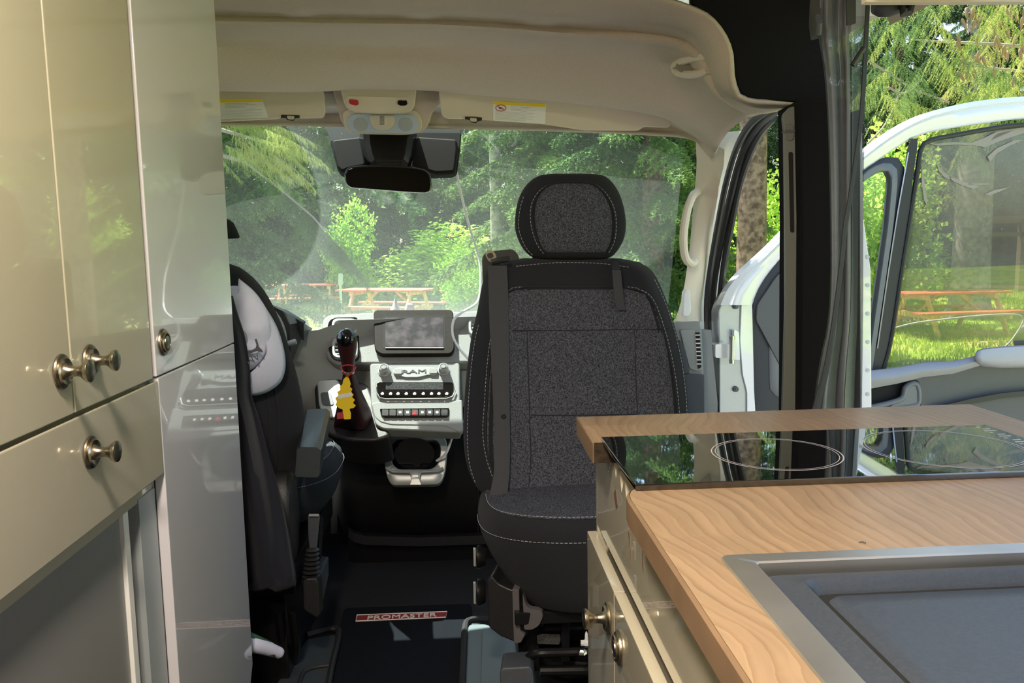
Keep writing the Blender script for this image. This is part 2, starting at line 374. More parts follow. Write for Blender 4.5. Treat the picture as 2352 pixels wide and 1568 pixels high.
# roof over cargo area: inner skin with rounded cove to the walls
rows = []
for y in (-1.9, -1, 0, 1, 1.75):
    r = []
    for k in range(25):
        t = -1+2*k/24; x = (XL+XR)/2+(XR-XL)/2*t; z = 1.95-.32*max(0, (abs(t)-.72)/.28)**2.2
        r.append((x, y, z))
    rows.append(r)
M_roof = mat('cargo ceiling liner', (.60, .56, .47), .8)
ro = struct(obj('ceiling', join(grid(rows), grid([[(x*1.03, y, z+.05) for x, y, z in r] for r in rows])), M_roof))
# right wall behind the sliding door opening, and the sill and header that frame it
struct(obj('wall_back', box(XL, XR+.05, -1.95, -1.9, 0, 1.95), mat('rear door lining', (.10,.095,.085), .8)))
struct(obj('wall_right', join(box(XR, XR+.08, -1.9, .15, 0, 1.72), box(XR, XR+.08, .15, 1.9, 1.75, 1.84), box(XR, XR+.08, .15, 1.9, -.06, .05)), M_skin))
# ---- front headliner, one moulded shell from the windscreen header back over the cab
def row(pts, n=72): return cat([P(a, b, Y=y) for a, b, y in pts], n)
HR = [
 [(380,290,2.85),(505,290,2.95),(760,291,3.08),(1060,297,3.08),(1300,303,3.03),(1500,312,2.95),(1590,322,2.88),(1640,362,2.82)],
 [(380,276,2.86),(505,274,2.97),(760,276,3.1),(1060,281,3.1),(1300,287,3.05),(1500,297,2.97),(1592,306,2.88),(1645,352,2.80)],
 [(380,200,2.92),(505,205,2.99),(740,210,3.05),(820,207,3.05),(980,209,3.05),(1060,214,3.05),(1300,232,2.99),(1480,256,2.93),(1545,272,2.88),(1590,298,2.84),(1650,340,2.77)],
 [(380,192,2.66),(505,200,2.73),(700,202,2.78),(800,196,2.80),(980,198,2.80),(1060,206,2.78),(1300,226,2.73),(1480,249,2.68),(1545,263,2.66),(1597,290,2.68),(1655,328,2.70)],
 [(380,178,2.60),(505,186,2.66),(700,188,2.70),(800,184,2.72),(980,187,2.72),(1060,192,2.71),(1300,212,2.66),(1480,232,2.60),(1555,246,2.58),(1605,272,2.60),(1662,315,2.64)],
 [(380,135,2.55),(505,142,2.60),(700,143,2.64),(900,143,2.65),(1060,148,2.64),(1300,160,2.58),(1480,182,2.52),(1570,204,2.50),(1625,240,2.50),(1680,292,2.54)],
 [(380,88,2.52),(505,92,2.56),(700,93,2.59),(900,95,2.60),(1060,99,2.58),(1300,113,2.52),(1480,132,2.44),(1570,154,2.41),(1632,205,2.38),(1705,272,2.44)],
 [(380,54,2.42),(505,56,2.45),(700,58,2.47),(900,61,2.48),(1060,65,2.47),(1300,82,2.42),(1480,98,2.35),(1580,124,2.31),(1634,190,2.28),(1720,262,2.36)],
 [(380,45,2.37),(505,48,2.40),(700,50,2.42),(900,53,2.43),(1060,57,2.42),(1300,74,2.37),(1480,86,2.30),(1575,104,2.26),(1625,150,2.24),(1652,215,2.24),(1730,258,2.33)],
 [(380,38,2.40),(505,40,2.43),(700,42,2.44),(900,46,2.45),(1060,50,2.44),(1300,66,2.39),(1480,76,2.31),(1582,96,2.27),(1632,146,2.24),(1660,212,2.23),(1738,256,2.31)],
 [(380,10,2.34),(505,14,2.37),(700,17,2.38),(900,20,2.39),(1060,24,2.38),(1300,38,2.33),(1480,48,2.26),(1585,70,2.21),(1634,128,2.18),(1664,206,2.19),(1748,253,2.28)],
 [(380,-3,2.24),(505,4,2.27),(700,7,2.28),(900,9,2.29),(1060,13,2.28),(1300,28,2.24),(1480,36,2.18),(1590,62,2.13),(1640,118,2.11),(1668,200,2.13),(1760,251,2.25)],
 [(380,-20,2.20),(505,-12,2.22),(700,-9,2.22),(900,-6,2.23),(1060,-2,2.22),(1300,10,2.18),(1480,16,2.12),(1600,46,2.08),(1655,112,2.06),(1684,198,2.08),(1722,232,2.10),(1800,243,2.18)],
 [(380,-60,2.12),(505,-50,2.14),(700,-45,2.14),(900,-40,2.14),(1060,-36,2.14),(1300,-25,2.10),(1480,-15,2.06),(1602,20,2.04),(1652,58,2.03),(1682,115,2.03),(1690,190,2.03),(1718,226,2.04),(1842,232,2.06)],
]
# small clips that dent the rear groove come with the shell: three shallow bumps
rws = [row(r) for r in HR]
for bx in (680, 970, 1255):
    for ri in (10, 11):
        for q in rws[ri]:
            c = P(bx, 10, Y=2.3)
            d = abs(q.x-c.x)/.05
            if d < 1: q.y -= .02*(1-d*d); q.z -= .006*(1-d*d)
def subd(rows, n):
    out = []
    cols = [cat([r[j] for r in rows], n) for j in range(len(rows[0]))]
    return [[cols[j][i] for j in range(len(cols))] for i in range(n)]
def blur(rows):
    return rows
# interpolate between rows by row index (not arc length) so creases stay put
fine = []
for i in range(len(rws)-1):
    a = rws[max(i-1, 0)]; b = rws[i]; c = rws[i+1]; d = rws[min(i+2, len(rws)-1)]
    for k in range(4):
        t = k/4
        fine.append([.5*((2*b[j])+(c[j]-a[j])*t+(2*a[j]-5*b[j]+4*c[j]-d[j])*t*t+(3*b[j]-a[j]-3*c[j]+d[j])*t**3) for j in range(72)])
fine.append(rws[-1])
# close up to the cargo ceiling, left side down to the wall
fine.append([Vector((p.x, p.y-.35, p.z+.18)) if p.x < .50 else p+Vector((0,-.002,.002)) for p in rws[-1]])
hl = struct(obj('ceiling', grid(fine), M_head, ang=80)); hl.name = 'ceiling_front'
so_ = hl.modifiers.new('th', 'SOLIDIFY'); so_.thickness = .012; so_.offset = -1
rf_ = struct(obj('ceiling', join(box(.38, .98, 1.74, 2.14, 1.90, 1.95), box(.90, .98, 1.95, 2.14, 1.70, 1.88)), M_skin)); rf_.name = 'ceiling_side_rail'
roofcap = struct(obj('ceiling', join(box(XL-.05, XR-.08, 1.7, 3.0, 1.97, 2.02), box(XL-.05, XR-.1, 2.95, 3.1, 1.66, 2.0)), M_white)); roofcap.name = 'ceiling_shell'
# recess around the roof lamp housing: moulded pod that carries the overhead console
PD = (P(880, 250, Y=2.93), Vector((0, -.86, -.51)).normalized())
pod = obj('trim_2', pxp([(762,203),(800,196),(960,198),(1010,205),(1012,232),(992,262),(985,288),(968,307),(930,312),(830,310),(800,303),(783,282),(775,250)], PD, .12, r=14), M_head, bevel=.008); struct(pod)
# ---- windscreen
xc = -.11
rows = []
for k in range(9):
    t = k/8; r = []
    for j in range(21):
        u = -1+2*j/20
        top = P(1064-.11*1920/3.1, 292, Y=3.16); z = top.z+.03+( .74-top.z-.03)*t
        y = 3.14+.72*t - .30*u*u*(.8+.2*t); r.append((xc+u*(.90+.08*t), y, z))
    rows.append(r)
ws = struct(obj('window_2', grid(rows), M_ws, ang=80))
# wiper-cleaned arcs leave dusty rims: two thin curved dust ridges on the glass
def wsp(px, py):
    # intersect sight line with the screen surface numerically
    best = None; d = ray(px, py)
    for s in range(300):
        t = 2.7+s*.006; q = CAM+d*(t/d.y)
        z0 = rows[0][10][2]; tt = (z0-q.z)/(z0-.74); u = (q.x-xc)/(.90+.08*tt)
        y = 3.14+.72*tt-.30*u*u*(.8+.2*tt)
        if best is None or abs(y-q.y) < best[0]: best = (abs(y-q.y), q)
    return best[1]
# ---- A pillar trim (right) with grab bow
LA = [(1598,326),(1600,372),(1595,402),(1588,440),(1568,502),(1562,547),(1568,600),(1564,676),(1551,737)]
RA = [(1664,352),(1662,382),(1657,402),(1647,447),(1632,520),(1624,560),(1614,632),(1607,694),(1611,737)]
la = cat([P(a, b, Y=2.93+.05*i/8) for i, (a, b) in enumerate(LA)], 40); ra = cat([P(a, b, X=.885) for a, b in RA], 40)
# pillar's true left edge behind the bow
LB = [(1598,326),(1600,372),(1598,410),(1594,450),(1590,500),(1586,547),(1580,600),(1568,676),(1551,737)]
lb = cat([P(a, b, Y=2.95) for a, b in LB], 40)
rings = []
for i in range(40):
    a, b = lb[i], ra[i]; m = (a+b)/2 + Vector((.02, -.035, 0)); bk = (a+b)/2+Vector((.05, .05, 0))
    rings.append([a, a.lerp(m, .6)+Vector((-.006, -.012, 0)), m, b.lerp(m, .5)+Vector((.008, -.006, 0)), b, bk])
ap = struct(obj('trim_3', loft(rings), M_pill, ang=60))
obj('grab_handle', tube(cat([P(a, b, Y=y) for a, b, y in ((1603,440,2.9),(1590,452,2.86),(1577,490,2.84),(1570,545,2.83),(1574,590,2.85),(1588,606,2.88),(1596,600,2.9))], 24), .014, 10, 1.0), M_pill, ap)
obj('pillar_bezel', join(pxp([(1571,672),(1577,664),(1585,668),(1588,715),(1583,726),(1568,726)], (P(1578,700,Y=2.87), Vector((-.1,-1,0)).normalized()), .05, r=5)), M_wpl, ap, bevel=.004)
# outer A-pillar skin, white strip left of the door gap
struct(obj('trim_4', loft([[P(a, b, X=x) + Vector((dx, dy, 0)) for dx, dy in ((0,0),(.03,.02),(.03,.05),(-.05,.05))] for a, b, x in ((1700,300,.93),(1668,400,.94),(1650,520,.95),(1642,640,.96),(1645,740,.97),(1650,945,.97),(1652,1300,.97))]), M_white))
# left A pillar (seen from other positions)
struct(obj('trim_5', loft([[Vector((x, y, z))+Vector(o) for o in ((0,0,0),(.06,-.02,0),(.06,.06,0),(0,.1,0))] for x, y, z in ((-1.0,2.78,1.6),(-1.03,3.05,1.2),(-1.06,3.4,.8))]), M_pill))
# ---- door seals (right), three rubber tubes in the door opening
def seal(pts, r): return tube(cat([P(a, b, X=x) for a, b, x in pts], 50), r, 8)
sl = struct(obj('trim_6', seal([(1812,236,.87),(1756,258,.875),(1718,292,.88),(1690,345,.885),(1668,420,.89),(1650,510,.89),(1633,610,.89),(1624,690,.89),(1625,780,.89),(1633,945,.89),(1640,1200,.89)], .011), M_rub))
obj('door_seal', seal([(1812,243,.90),(1768,264,.905),(1734,298,.91),(1706,350,.915),(1684,425,.92),(1664,515,.92),(1645,615,.92),(1636,695,.92),(1637,780,.92),(1643,945,.92)], .013), M_rub, sl)
obj('door_seal', seal([(1775,272,.925),(1746,306,.93),(1720,358,.935),(1697,430,.94),(1680,515,.94),(1664,600,.94),(1652,705,.94)], .012), M_rub, sl)
# ---- B pillar
PB = (P(1820, 500, Y=1.99), Vector((-.35, -1, 0)).normalized())
bp_ = struct(obj('trim_7', pxp([(1796,262),(1812,246),(1838,240),(1846,262),(1846,600),(1842,945),(1840,1500),(1792,1500),(1796,945),(1803,700),(1802,480),(1800,300)], PB, .06), M_pillg, bevel=.004))
obj('belt_slot', pxp([(1811,349),(1821,349),(1824,533),(1815,533)], PB, .004, .0035, r=4), M_dark, bp_)
obj('airbag_badge', pxp([(1803,287),(1813,284),(1824,287),(1824,318),(1815,324),(1806,322)], PB, .004, .003, r=4), mat('olive badge', (.10,.11,.09), .5), bp_, bevel=.001)
textobj('badge_lettering', 'AIRBAG', .011, M_ink, bp_, P(1814, 302, pl=PB, off=.0042), (1, -.35, 0), (0, 0, 1))
struct(obj('trim_8', loft([[P(x0, y, Y=1.93), P(x1, y, Y=1.86), P(x1, y, Y=1.86)+Vector((.06,.16,0)), P(x0, y, Y=1.93)+Vector((.02,.2,0))] for y, x0, x1 in ((225,1842,1950),(500,1846,1960),(945,1842,1962),(1600,1838,1962))]), M_blkf))
# black felt panel above the B pillar
PK = (P(1750, 120, Y=2.04), Vector((-.15, -1, -.05)).normalized())
struct(obj('trim_9', pxp([(1588,4),(1604,24),(1638,44),(1664,76),(1680,115),(1686,160),(1692,196),(1704,216),(1726,229),(1846,234),(1905,236),(1905,-120),(1588,-120)], PK, .05), M_blkf, bevel=.006))
# white body edge of the slide door opening with spot weld dimples
PJ = (P(1992, 700, Y=1.93), Vector((0, -1, 0)))
jb = struct(obj('trim_10', pxp([(1974,250),(1981,250),(1984,500),(2001,620),(2003,945),(2000,1600),(1976,1600),(1976,945),(1974,500)], PJ, .05), M_white, bevel=.004))
for yy in (590, 655, 720, 785, 850, 905):
    obj('spot_weld', lathe([(0,0),(.004,0),(.005,.0006)], P(1993, yy, pl=PJ, off=.0005), (0,-1,0), 10), mat('weld dimple', (.55,.58,.64), .3) if yy == 590 else bpy.data.materials['weld dimple'], jb)
# ---- scuttle under the windscreen so that no gap shows, and the firewall
struct(obj('wall_front', join(box(-1.0, .86, 3.28, 3.34, 0, .70), box(-1.06, .92, 3.34, 4.1, .3, .72)), M_blk))
#@@DOOR
# ================================================================== open passenger door
PDn = Vector((.10, -1, 0)).normalized(); P0 = P(1690, 800, Y=2.94); PD1 = (P0, PDn)
dr = thing('door_1', 'open white front passenger door with dark inner panel, seen beyond the curtain', 'door', (P(1700, 900, pl=PD1).x, P0.y, -.1)); dr['kind'] = 'structure'
# outer frame: outline minus glass openings, built as strips
outer = [(1652,700),(1668,664),(1700,625),(1750,580),(1800,530),(1870,452),(1940,385),(1985,345),(2050,298),(2120,262),(2200,240),(2280,228),(2360,222),(2480,222),(2600,245)]
inner = [(1728,700),(1742,664),(1762,632),(1790,598),(1822,560),(1880,492),(1945,422),(1990,388),(2050,345),(2115,310),(2200,292),(2280,281),(2360,272),(2480,272),(2560,290)]
o3 = cat([P(a, b, pl=PD1) for a, b in outer], 60); i3 = cat([P(a, b, pl=PD1) for a, b in inner], 60)
rings = []
for a, b in zip(o3, i3):
    m = a.lerp(b, .5); n = PDn
    rings.append([a-n*.03, a+n*.012, a.lerp(b,.22)+n*.02, a.lerp(b,.30)+n*.008, a.lerp(b,.38)+n*.014, a.lerp(b,.8)+n*.010, b, b-n*.03])
obj('door_frame', loft(rings), M_white, dr, ang=50)
# quarter window surround and glass, black divider bar, main window film
qo = [(1728,700),(1742,664),(1762,632),(1790,598),(1822,560),(1880,492),(1945,422),(1990,388),(2020,366),(2050,357),(2072,366),(2080,395),(2070,470),(2050,590),(2030,720),(2010,880),(1990,960),(1990,1100),(1745,1100),(1732,900)]
qi = [(1800,760),(1800,700),(1806,655),(1830,600),(1880,530),(1935,462),(1990,412),(2015,396),(2035,390),(2046,400),(2046,425),(2037,520),(2020,640),(2003,760),(1990,850),(1960,860),(1850,880),(1806,870)]
def ringplate(o, i, pl, d, off=0, n=72):
    def res(poly):
        pts = [P(a, b, pl=pl, off=off) for a, b in rp(poly, 14)]
        pts = pts+[pts[0]]; L = [0]
        for k in range(1, len(pts)): L.append(L[-1]+(pts[k]-pts[k-1]).length)
        out = []; j = 0
        for k in range(n):
            s = L[-1]*k/n
            while L[j+1] < s: j += 1
            out.append(pts[j].lerp(pts[j+1], (s-L[j])/max(1e-9, L[j+1]-L[j])))
        return out
    A, B = res(o), res(i)
    # align starts by angle
    ca = sum(B, Vector())/n
    best = min(range(n), key=lambda s: sum((A[k]-B[(k+s) % n]).length for k in range(0, n, 6)))
    B = B[best:]+B[:best]; v = -pl[1]*d
    rg = [A, [a.lerp(b, .12)+pl[1]*.004 for a, b in zip(A, B)], [a.lerp(b, .88)+pl[1]*.004 for a, b in zip(A, B)], B, [b+v for b in B], [a+v for a in A]]
    vs = [p for r in rg for p in r]; fs = []
    for q in range(6):
        for k in range(n):
            k2 = (k+1) % n; q2 = (q+1) % 6; fs.append((q*n+k, q*n+k2, q2*n+k2, q2*n+k))
    return vs, fs
qs = obj('quarter_window_surround', ringplate(qo, qi, PD1, .03, .004), M_doord, dr, ang=50)
tri = [(1780,640),(1800,618),(1800,830),(1792,840),(1737,735),(1740,700),(1760,670)]
obj('speaker_grille', pxp(tri, PD1, .012, .018, r=10), M_door, dr, bevel=.003)
obj('surround_moulding', ringplate([(1768,900),(1766,760),(1770,690),(1790,628),(1840,566),(1935,446),(2000,384),(2040,370),(2062,384),(2062,420),(2052,520),(2035,640),(2014,780),(1996,900),(1900,935),(1810,925)], [(a, b) for a, b in qi], PD1, .02, .010), M_doorm, dr, ang=50)
obj('quarter_glass', pxp(qi, PD1, .004, -.008), M_pane, dr)
# lower body of the door: hinge edge, panels
lowr = [(1652,690),(1700,690),(1738,700),(1744,940),(1740,1800),(1640,1800),(1640,1000),(1650,780)]
he = obj('hinge_edge', pxp([(1650,716),(1668,668),(1690,668),(1702,690),(1700,800),(1706,860),(1716,900),(1716,1700),(1652,1700),(1652,960),(1652,840)], PD1, .07, -.004, r=6), mat('primer silver body', (.42,.44,.48), .35, metal=.4), dr, bevel=.006)
for bx_, by_ in ((1689,703),(1689,893)):
    obj('bolt', lathe([(0,.012),(.005,.012),(.005,.008),(.010,.008),(.011,0)], P(bx_, by_, pl=PD1, off=-.002), PDn, 12), M_door, he)
obj('jamb_flange', pxp([(1704,680),(1728,690),(1733,900),(1740,925),(1770,945),(1770,1700),(1716,1700),(1716,900),(1706,860),(1700,780)], PD1, .05, .004, r=5), M_white, dr, bevel=.008)
hg = obj('hinge', join(pxp([(1643,790),(1688,790),(1688,824),(1643,822)], (P(1660,800,Y=2.86), Vector((.1,-1,0)).normalized()), .05, r=5), lathe([(.010,0),(.010,.09)], P(1681, 830, Y=2.84), (0,0,1), 12), pxp([(1686,756),(1698,762),(1700,828),(1686,826)], PD1, .02, .02, r=4)), M_white, dr, bevel=.003)
obj('hinge_pin', lathe([(.009,-.008),(.009,.004),(.0062,.004),(.0062,.075),(.009,.075),(.009,.088)], P(1681, 829, Y=2.825), (0,0,1), 12), M_zinc, hg)
# inner lower panel, handle, armrest
lp = obj('door_panel', pxp([(1745,945),(1990,880),(2003,884),(2080,860),(2180,850),(2275,815),(2600,790),(2600,1900),(1740,1900)], PD1, .06, .006), M_door, dr, bevel=.012)
sill = obj('window_sill', loft([[P(a, b, pl=PD1, off=.0), P(a, b+2, pl=PD1, off=.05), P(a, b+h*.55, pl=PD1, off=.075), P(a, b+h, pl=PD1, off=.05), P(a, b+h, pl=PD1, off=0)] for a, b, h in ((1980,852,44),(2060,843,38),(2120,832,34),(2190,828,30),(2235,818,26),(2300,800,26),(2600,780,26))]), M_doorl, dr, ang=60)
obj('armrest_pad', loft([[P(a, b, pl=PD1, off=.02), P(a, b+3, pl=PD1, off=.08), P(a, b+h*.5, pl=PD1, off=.10), P(a, b+h*.9, pl=PD1, off=.085), P(a, b+h, pl=PD1, off=.02)] for a, b, h in ((2240,812,16),(2244,805,30),(2256,800,42),(2300,795,50),(2352,792,52),(2600,784,56))]), M_doorl, dr, ang=60)
bel = obj('pull_recess', pxp([(1985,897),(2108,872),(2114,884),(2116,940),(1985,962)], PD1, .02, .0115, r=6), M_dark, dr)
ph = obj('door_handle', join(tube(cat([P(a, b, pl=PD1, off=.035) for a, b in ((1986,938),(2040,926),(2072,914),(2080,890),(2100,880),(2108,890),(2110,915),(2106,928),(2080,934),(2050,938))], 34), .0105, 10)), M_doorm, dr, ang=70)
obj('door_handle_plate', pxp([(2078,893),(2092,880),(2107,883),(2110,925),(2098,932),(2040,936),(2072,918)], PD1, .012, .04, r=5), M_doorm, ph, bevel=.003)
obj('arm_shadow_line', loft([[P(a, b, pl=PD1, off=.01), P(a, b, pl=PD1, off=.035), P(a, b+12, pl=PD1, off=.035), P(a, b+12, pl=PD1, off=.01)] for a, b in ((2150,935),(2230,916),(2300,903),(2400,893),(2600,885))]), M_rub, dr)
# window divider, film with creases and its rubber border
divd = obj('window_divider', loft([[P(x0, y, pl=PD1, off=o) for x0, o in ((xa,-.02),(xa,.01),(xb,.014),(xb,-.02))] for y, xa, xb in ((318,2092,2108),(345,2083,2106),(420,2074,2096),(520,2058,2085),(640,2037,2067),(760,2016,2048),(850,2002,2030))]), M_rub, dr)
obj('sash_strip', loft([[P(x, y, pl=PD1, off=.016), P(x+3, y, pl=PD1, off=.018), P(x+3, y, pl=PD1, off=.010), P(x, y, pl=PD1, off=.010)] for x, y in ((2085,350),(2062,480),(2040,620),(2014,800))]), M_zinc, dr)
obj('window_seal', tube(cat([P(a, b, pl=PD1, off=.012) for a, b in ((2028,850),(2046,780),(2068,640),(2090,500),(2106,400),(2113,350),(2122,330),(2150,318),(2200,309),(2260,298),(2330,288),(2450,284),(2600,300))], 60), .009, 8), M_rub, dr)
film = [(2030,845),(2048,760),(2072,620),(2096,470),(2114,345),(2124,325),(2200,308),(2300,292),(2450,280),(2600,295),(2600,800),(2280,815),(2180,830)]
gl = obj('window_film', pxp(film, PD1, .003, .0), M_film, dr)
for cr in ([(2120,324),(2150,330),(2190,326),(2230,328),(2262,316),(2290,302),(2352,292),(2420,288),(2420,302),(2352,306),(2312,318),(2282,330),(2262,338),(2240,334),(2200,332),(2150,334)],
           [(2152,378),(2158,384),(2166,396),(2176,400),(2186,408),(2180,412),(2168,406),(2156,392)],
           [(2268,360),(2290,340),(2330,322),(2352,320),(2320,334),(2290,352),(2274,372)],
           [(2176,404),(2196,410),(2214,418),(2232,422),(2250,428),(2236,434),(2212,426),(2190,416)],
           [(2262,446),(2284,436),(2306,432),(2322,428),(2300,438),(2276,448)],
           [(2116,380),(2121,400),(2127,440),(2130,474),(2122,458),(2117,420)],
           [(2224,421),(2272,421),(2270,424),(2224,425)], [(2290,306),(2330,298),(2300,312),(2276,322)]):
    obj('film_crease', pxp(cr, PD1, .003, .005, r=1), M_crease, gl)
# door mirror outside the glass: housing and chrome rim
mm_ = thing('door_mirror', 'black door mirror with a pale rim outside the open door window', 'mirror', P(2330, 770, Y=3.15))
obj('mirror_housing', ell(P(2420, 775, Y=3.2), .17, .05, .09, 20, 12), M_rub, mm_)
obj('mirror_rim', tube(cat([P(a, b, Y=3.14) for a, b in ((2040,757),(2100,742),(2180,732),(2260,724),(2330,722),(2350,730),(2344,750),(2320,785),(2300,802))], 40), .0035, 6), M_wpl, mm_)
#@@DASH
# ================================================================== cab ceiling fittings
def label_plate(parent, poly, pl, off):
    """warning sticker: white plate, yellow band, red ring, fine print"""
    (ax, ay), (bx, by), (cx_, cy_), (dx, dy) = poly   # TL TR BR BL
    def q(u, v): return (ax+(bx-ax)*u+(dx-ax)*v+(ax-bx+cx_-dx)*u*v, ay+(by-ay)*u+(dy-ay)*v+(ay-by+cy_-dy)*u*v)
    def quad(u0, v0, u1, v1): return [q(u0, v0), q(u1, v0), q(u1, v1), q(u0, v1)]
    st = obj('warning_sticker', pxp(quad(0, 0, 1, 1), pl, .0015, off, r=3), M_lab, parent)
    obj('yellow_band', pxp(quad(.01, .01, .99, .16), pl, .0008, off+.0008), M_yell, st)
    ctr = P(*q(.15, .33), pl=pl, off=off+.0012)
    n = pl[1]; u = Vector((1, 0, 0)); u = (u-n*u.dot(n)).normalized(); v = n.cross(u)
    e = [ctr+u*.017*math.cos(a)+v*.010*math.sin(a) for a in [2*PI*k/24 for k in range(25)]]
    obj('red_ring', join(tube(e, .0012, 5), tube([ctr-u*.012+v*.007, ctr+u*.012-v*.007], .0011, 5)), M_red, st)
    obj('seat_symbol', join(pxp([q(.10,.27),q(.17,.30),q(.20,.37),q(.12,.39)], pl, .0004, off+.0008)), M_ink, st)
    bars = []
    for k in range(4): bars.append(pxp(quad(.34, .22+k*.065, .62+.3*random.random(), .235+k*.065), pl, .0003, off+.0004))
    for k in range(8): bars.append(pxp(quad(.04, .50+k*.058, .6+.36*random.random(), .512+k*.058), pl, .0003, off+.0004))
    o = obj('fine_print', join(*bars), M_inkl, st); o['kind'] = 'stuff'
VN = Vector((0, -.93, -.36)).normalized()
PV = (P(1300, 260, Y=2.86), VN); PVL = (P(620, 240, Y=2.90), VN)
v = thing('sun_visor', 'long beige sun visor over the passenger side, sticker left of its middle', 'sun visor', P(1275, 300, pl=PV), 'sun visors')
obj('visor_panel', pxp([(1007,207),(1060,207),(1300,226),(1480,242),(1532,250),(1541,258),(1541,288),(1534,294),(1478,292),(1468,300),(1462,301),(1340,300),(1240,285),(1103,276),(1096,270),(1082,269),(1075,274),(1028,274),(1015,267)], PV, .018, r=8), M_beige2, v, bevel=.005, seg=3)
obj('visor_clip', pxp([(1068,268),(1107,270),(1107,277),(1097,279),(1094,283),(1081,281),(1079,276),(1068,274)], PV, .012, .004, r=2), M_rub, v, bevel=.001)
obj('clip_tab', pxp([(1079,271),(1095,272),(1095,280),(1081,279)], PV, .006, .009, r=3), M_beige, v, bevel=.001)
label_plate(v, [(1132,232),(1254,239),(1252,285),(1133,277)], PV, .0015)
v2 = thing('sun_visor', 'beige sun visor over the driver, partly behind the tall cabinet', 'sun visor', P(620, 285, pl=PVL), 'sun visors')
obj('visor_panel', pxp([(380,208),(560,203),(700,201),(738,205),(744,215),(747,262),(742,272),(690,273),(684,267),(648,266),(640,274),(400,286),(380,284)], PVL, .018, r=8), M_beige2, v2, bevel=.005, seg=3)
obj('visor_clip', pxp([(645,264),(688,265),(688,271),(678,272),(674,278),(660,276),(656,271),(645,271)], PVL, .012, .004, r=2), M_rub, v2, bevel=.001)
obj('clip_tab', pxp([(658,266),(676,267),(675,275),(661,274)], PVL, .006, .009, r=3), M_beige, v2, bevel=.001)
label_plate(v2, [(470,229),(602,227),(616,270),(470,274)], PVL, .0015)
# overhead console with reading lamps
oc = thing('overhead_console', 'beige overhead console with red and dark buttons above the mirror', 'console', P(878, 305, pl=PD))
PD2 = (P(870, 230, Y=2.86), Vector((0, -.93, -.36)).normalized())
obj('upper_housing', pxp([(780,201),(784,198),(950,201),(956,208),(952,245),(944,256),(925,261),(870,262),(815,258),(797,250),(790,238),(787,222)], PD2, .045, r=8), M_beige, oc, bevel=.008, seg=3)
obj('button_panel', pxp([(796,220),(935,223),(942,232),(938,246),(920,256),(870,260),(824,256),(803,247),(794,232)], PD2, .008, .003, r=6), M_beige2, oc, bevel=.002)
obj('red_button', pxp([(802,228),(822,230),(824,240),(818,243),(806,240),(801,236)], PD2, .006, .0075, r=3), M_red, oc, bevel=.002)
obj('dark_button', pxp([(914,230),(934,230),(936,240),(930,243),(918,243),(912,238)], PD2, .006, .0075, r=3), M_gloss, oc, bevel=.002)
lb_ = obj('lamp_base', pxp([(786,258),(800,250),(950,252),(964,262),(970,282),(969,298),(960,306),(800,304),(791,292)], PD, .02, .006, r=8), M_beige, oc, bevel=.004)
obj('lamp_lens', pxp([(797,272),(806,264),(820,260),(850,262),(920,262),(946,264),(958,272),(962,284),(960,300),(950,307),(870,306),(806,303),(799,290)], PD, .006, .010, r=7), M_lens, oc, bevel=.003)
for ex in (828, 931):
    obj('lens_dimple', lathe([(0,.0045),(.016,.0035),(.024,.001),(.025,-.001)], P(ex, 286, pl=PD, off=.0105), PD[1], 24), M_lens2, oc)
obj('switch_pod', pxp([(850,264),(906,265),(908,282),(900,296),(884,301),(868,300),(855,292),(849,278)], PD, .008, .0165, r=6), M_beige, oc, bevel=.003)
vg = obj('microphone_grille', pxp([(868,265),(889,265),(889,289),(872,288)], PD, .003, .018), M_beige2, oc)
for k in range(7): obj('grille_slot', pxp([(872,266.5+k*3),(883,266.5+k*3),(883,268+k*3),(872,268+k*3)], PD, .0008, .0186), M_ink, vg)
# mirror shroud on the glass and the interior mirror
ms = thing('camera_shroud', 'black windscreen sensor housing above the interior mirror', 'housing', P(905, 400, Y=3.2))
PS = (P(905, 340, Y=3.12), Vector((0, -.86, .5)).normalized())
obj('backing_plate', pxp([(745,285),(1060,285),(1058,330),(1050,395),(1040,402),(985,404),(985,384),(830,384),(795,404),(778,396),(765,350),(757,318)], PS, .02, -.02, r=10), mat('shroud grey', (.014,.015,.017), .7, spec=.15), ms, bevel=.005)
obj('left_wing', pxp([(762,320),(830,312),(842,380),(800,388),(785,395),(774,385),(764,345)], PS, .03, .0, r=8), bpy.data.materials['shroud grey'], ms, bevel=.012, seg=3)
obj('right_wing', pxp([(955,312),(1050,318),(1052,345),(1046,395),(1000,398),(945,380)], PS, .03, .0, r=8), mat('shroud dark grey', (.012,.011,.010), .7, spec=.15), ms, bevel=.012, seg=3)
obj('centre_cover', loft([[P(a, y, pl=PS, off=o) for a, o in ((x0-8,0),(x0,.05),(x0+14,.062),(x1-14,.062),(x1,.05),(x1+8,0))] for y, x0, x1 in ((300,834,950),(330,836,948),(355,842,944),(385,856,934))]), M_gloss, ms, ang=25)
mr = thing('rear_view_mirror', 'black framed rear view mirror below the sensor housing', 'mirror', P(892, 440, Y=3.0))
PM = (P(892, 410, Y=2.98), Vector((.10, -1, -.02)).normalized())
mo = [(791,398),(797,386),(812,381),(870,378),(940,382),(978,389),(990,401),(993,425),(990,438),(978,443),(950,442),(805,431),(792,420)]
obj('mirror_frame', pxp(mo, PM, .028, r=10, n=5), M_gloss, mr, bevel=.007, seg=3)
mi = [(795,400),(800,390),(814,385),(870,382.5),(940,386),(975,392.5),(986,403),(989,424),(986,434),(976,438.5),(950,438),(808,427),(796,418)]
obj('mirror_glass', pxp(mi, PM, .003, .0022, r=9, n=5), M_mirr, mr)
obj('mirror_stem', tube([P(892, 395, Y=3.02), P(892, 370, Y=3.10)], .014, 10), M_blk, mr)
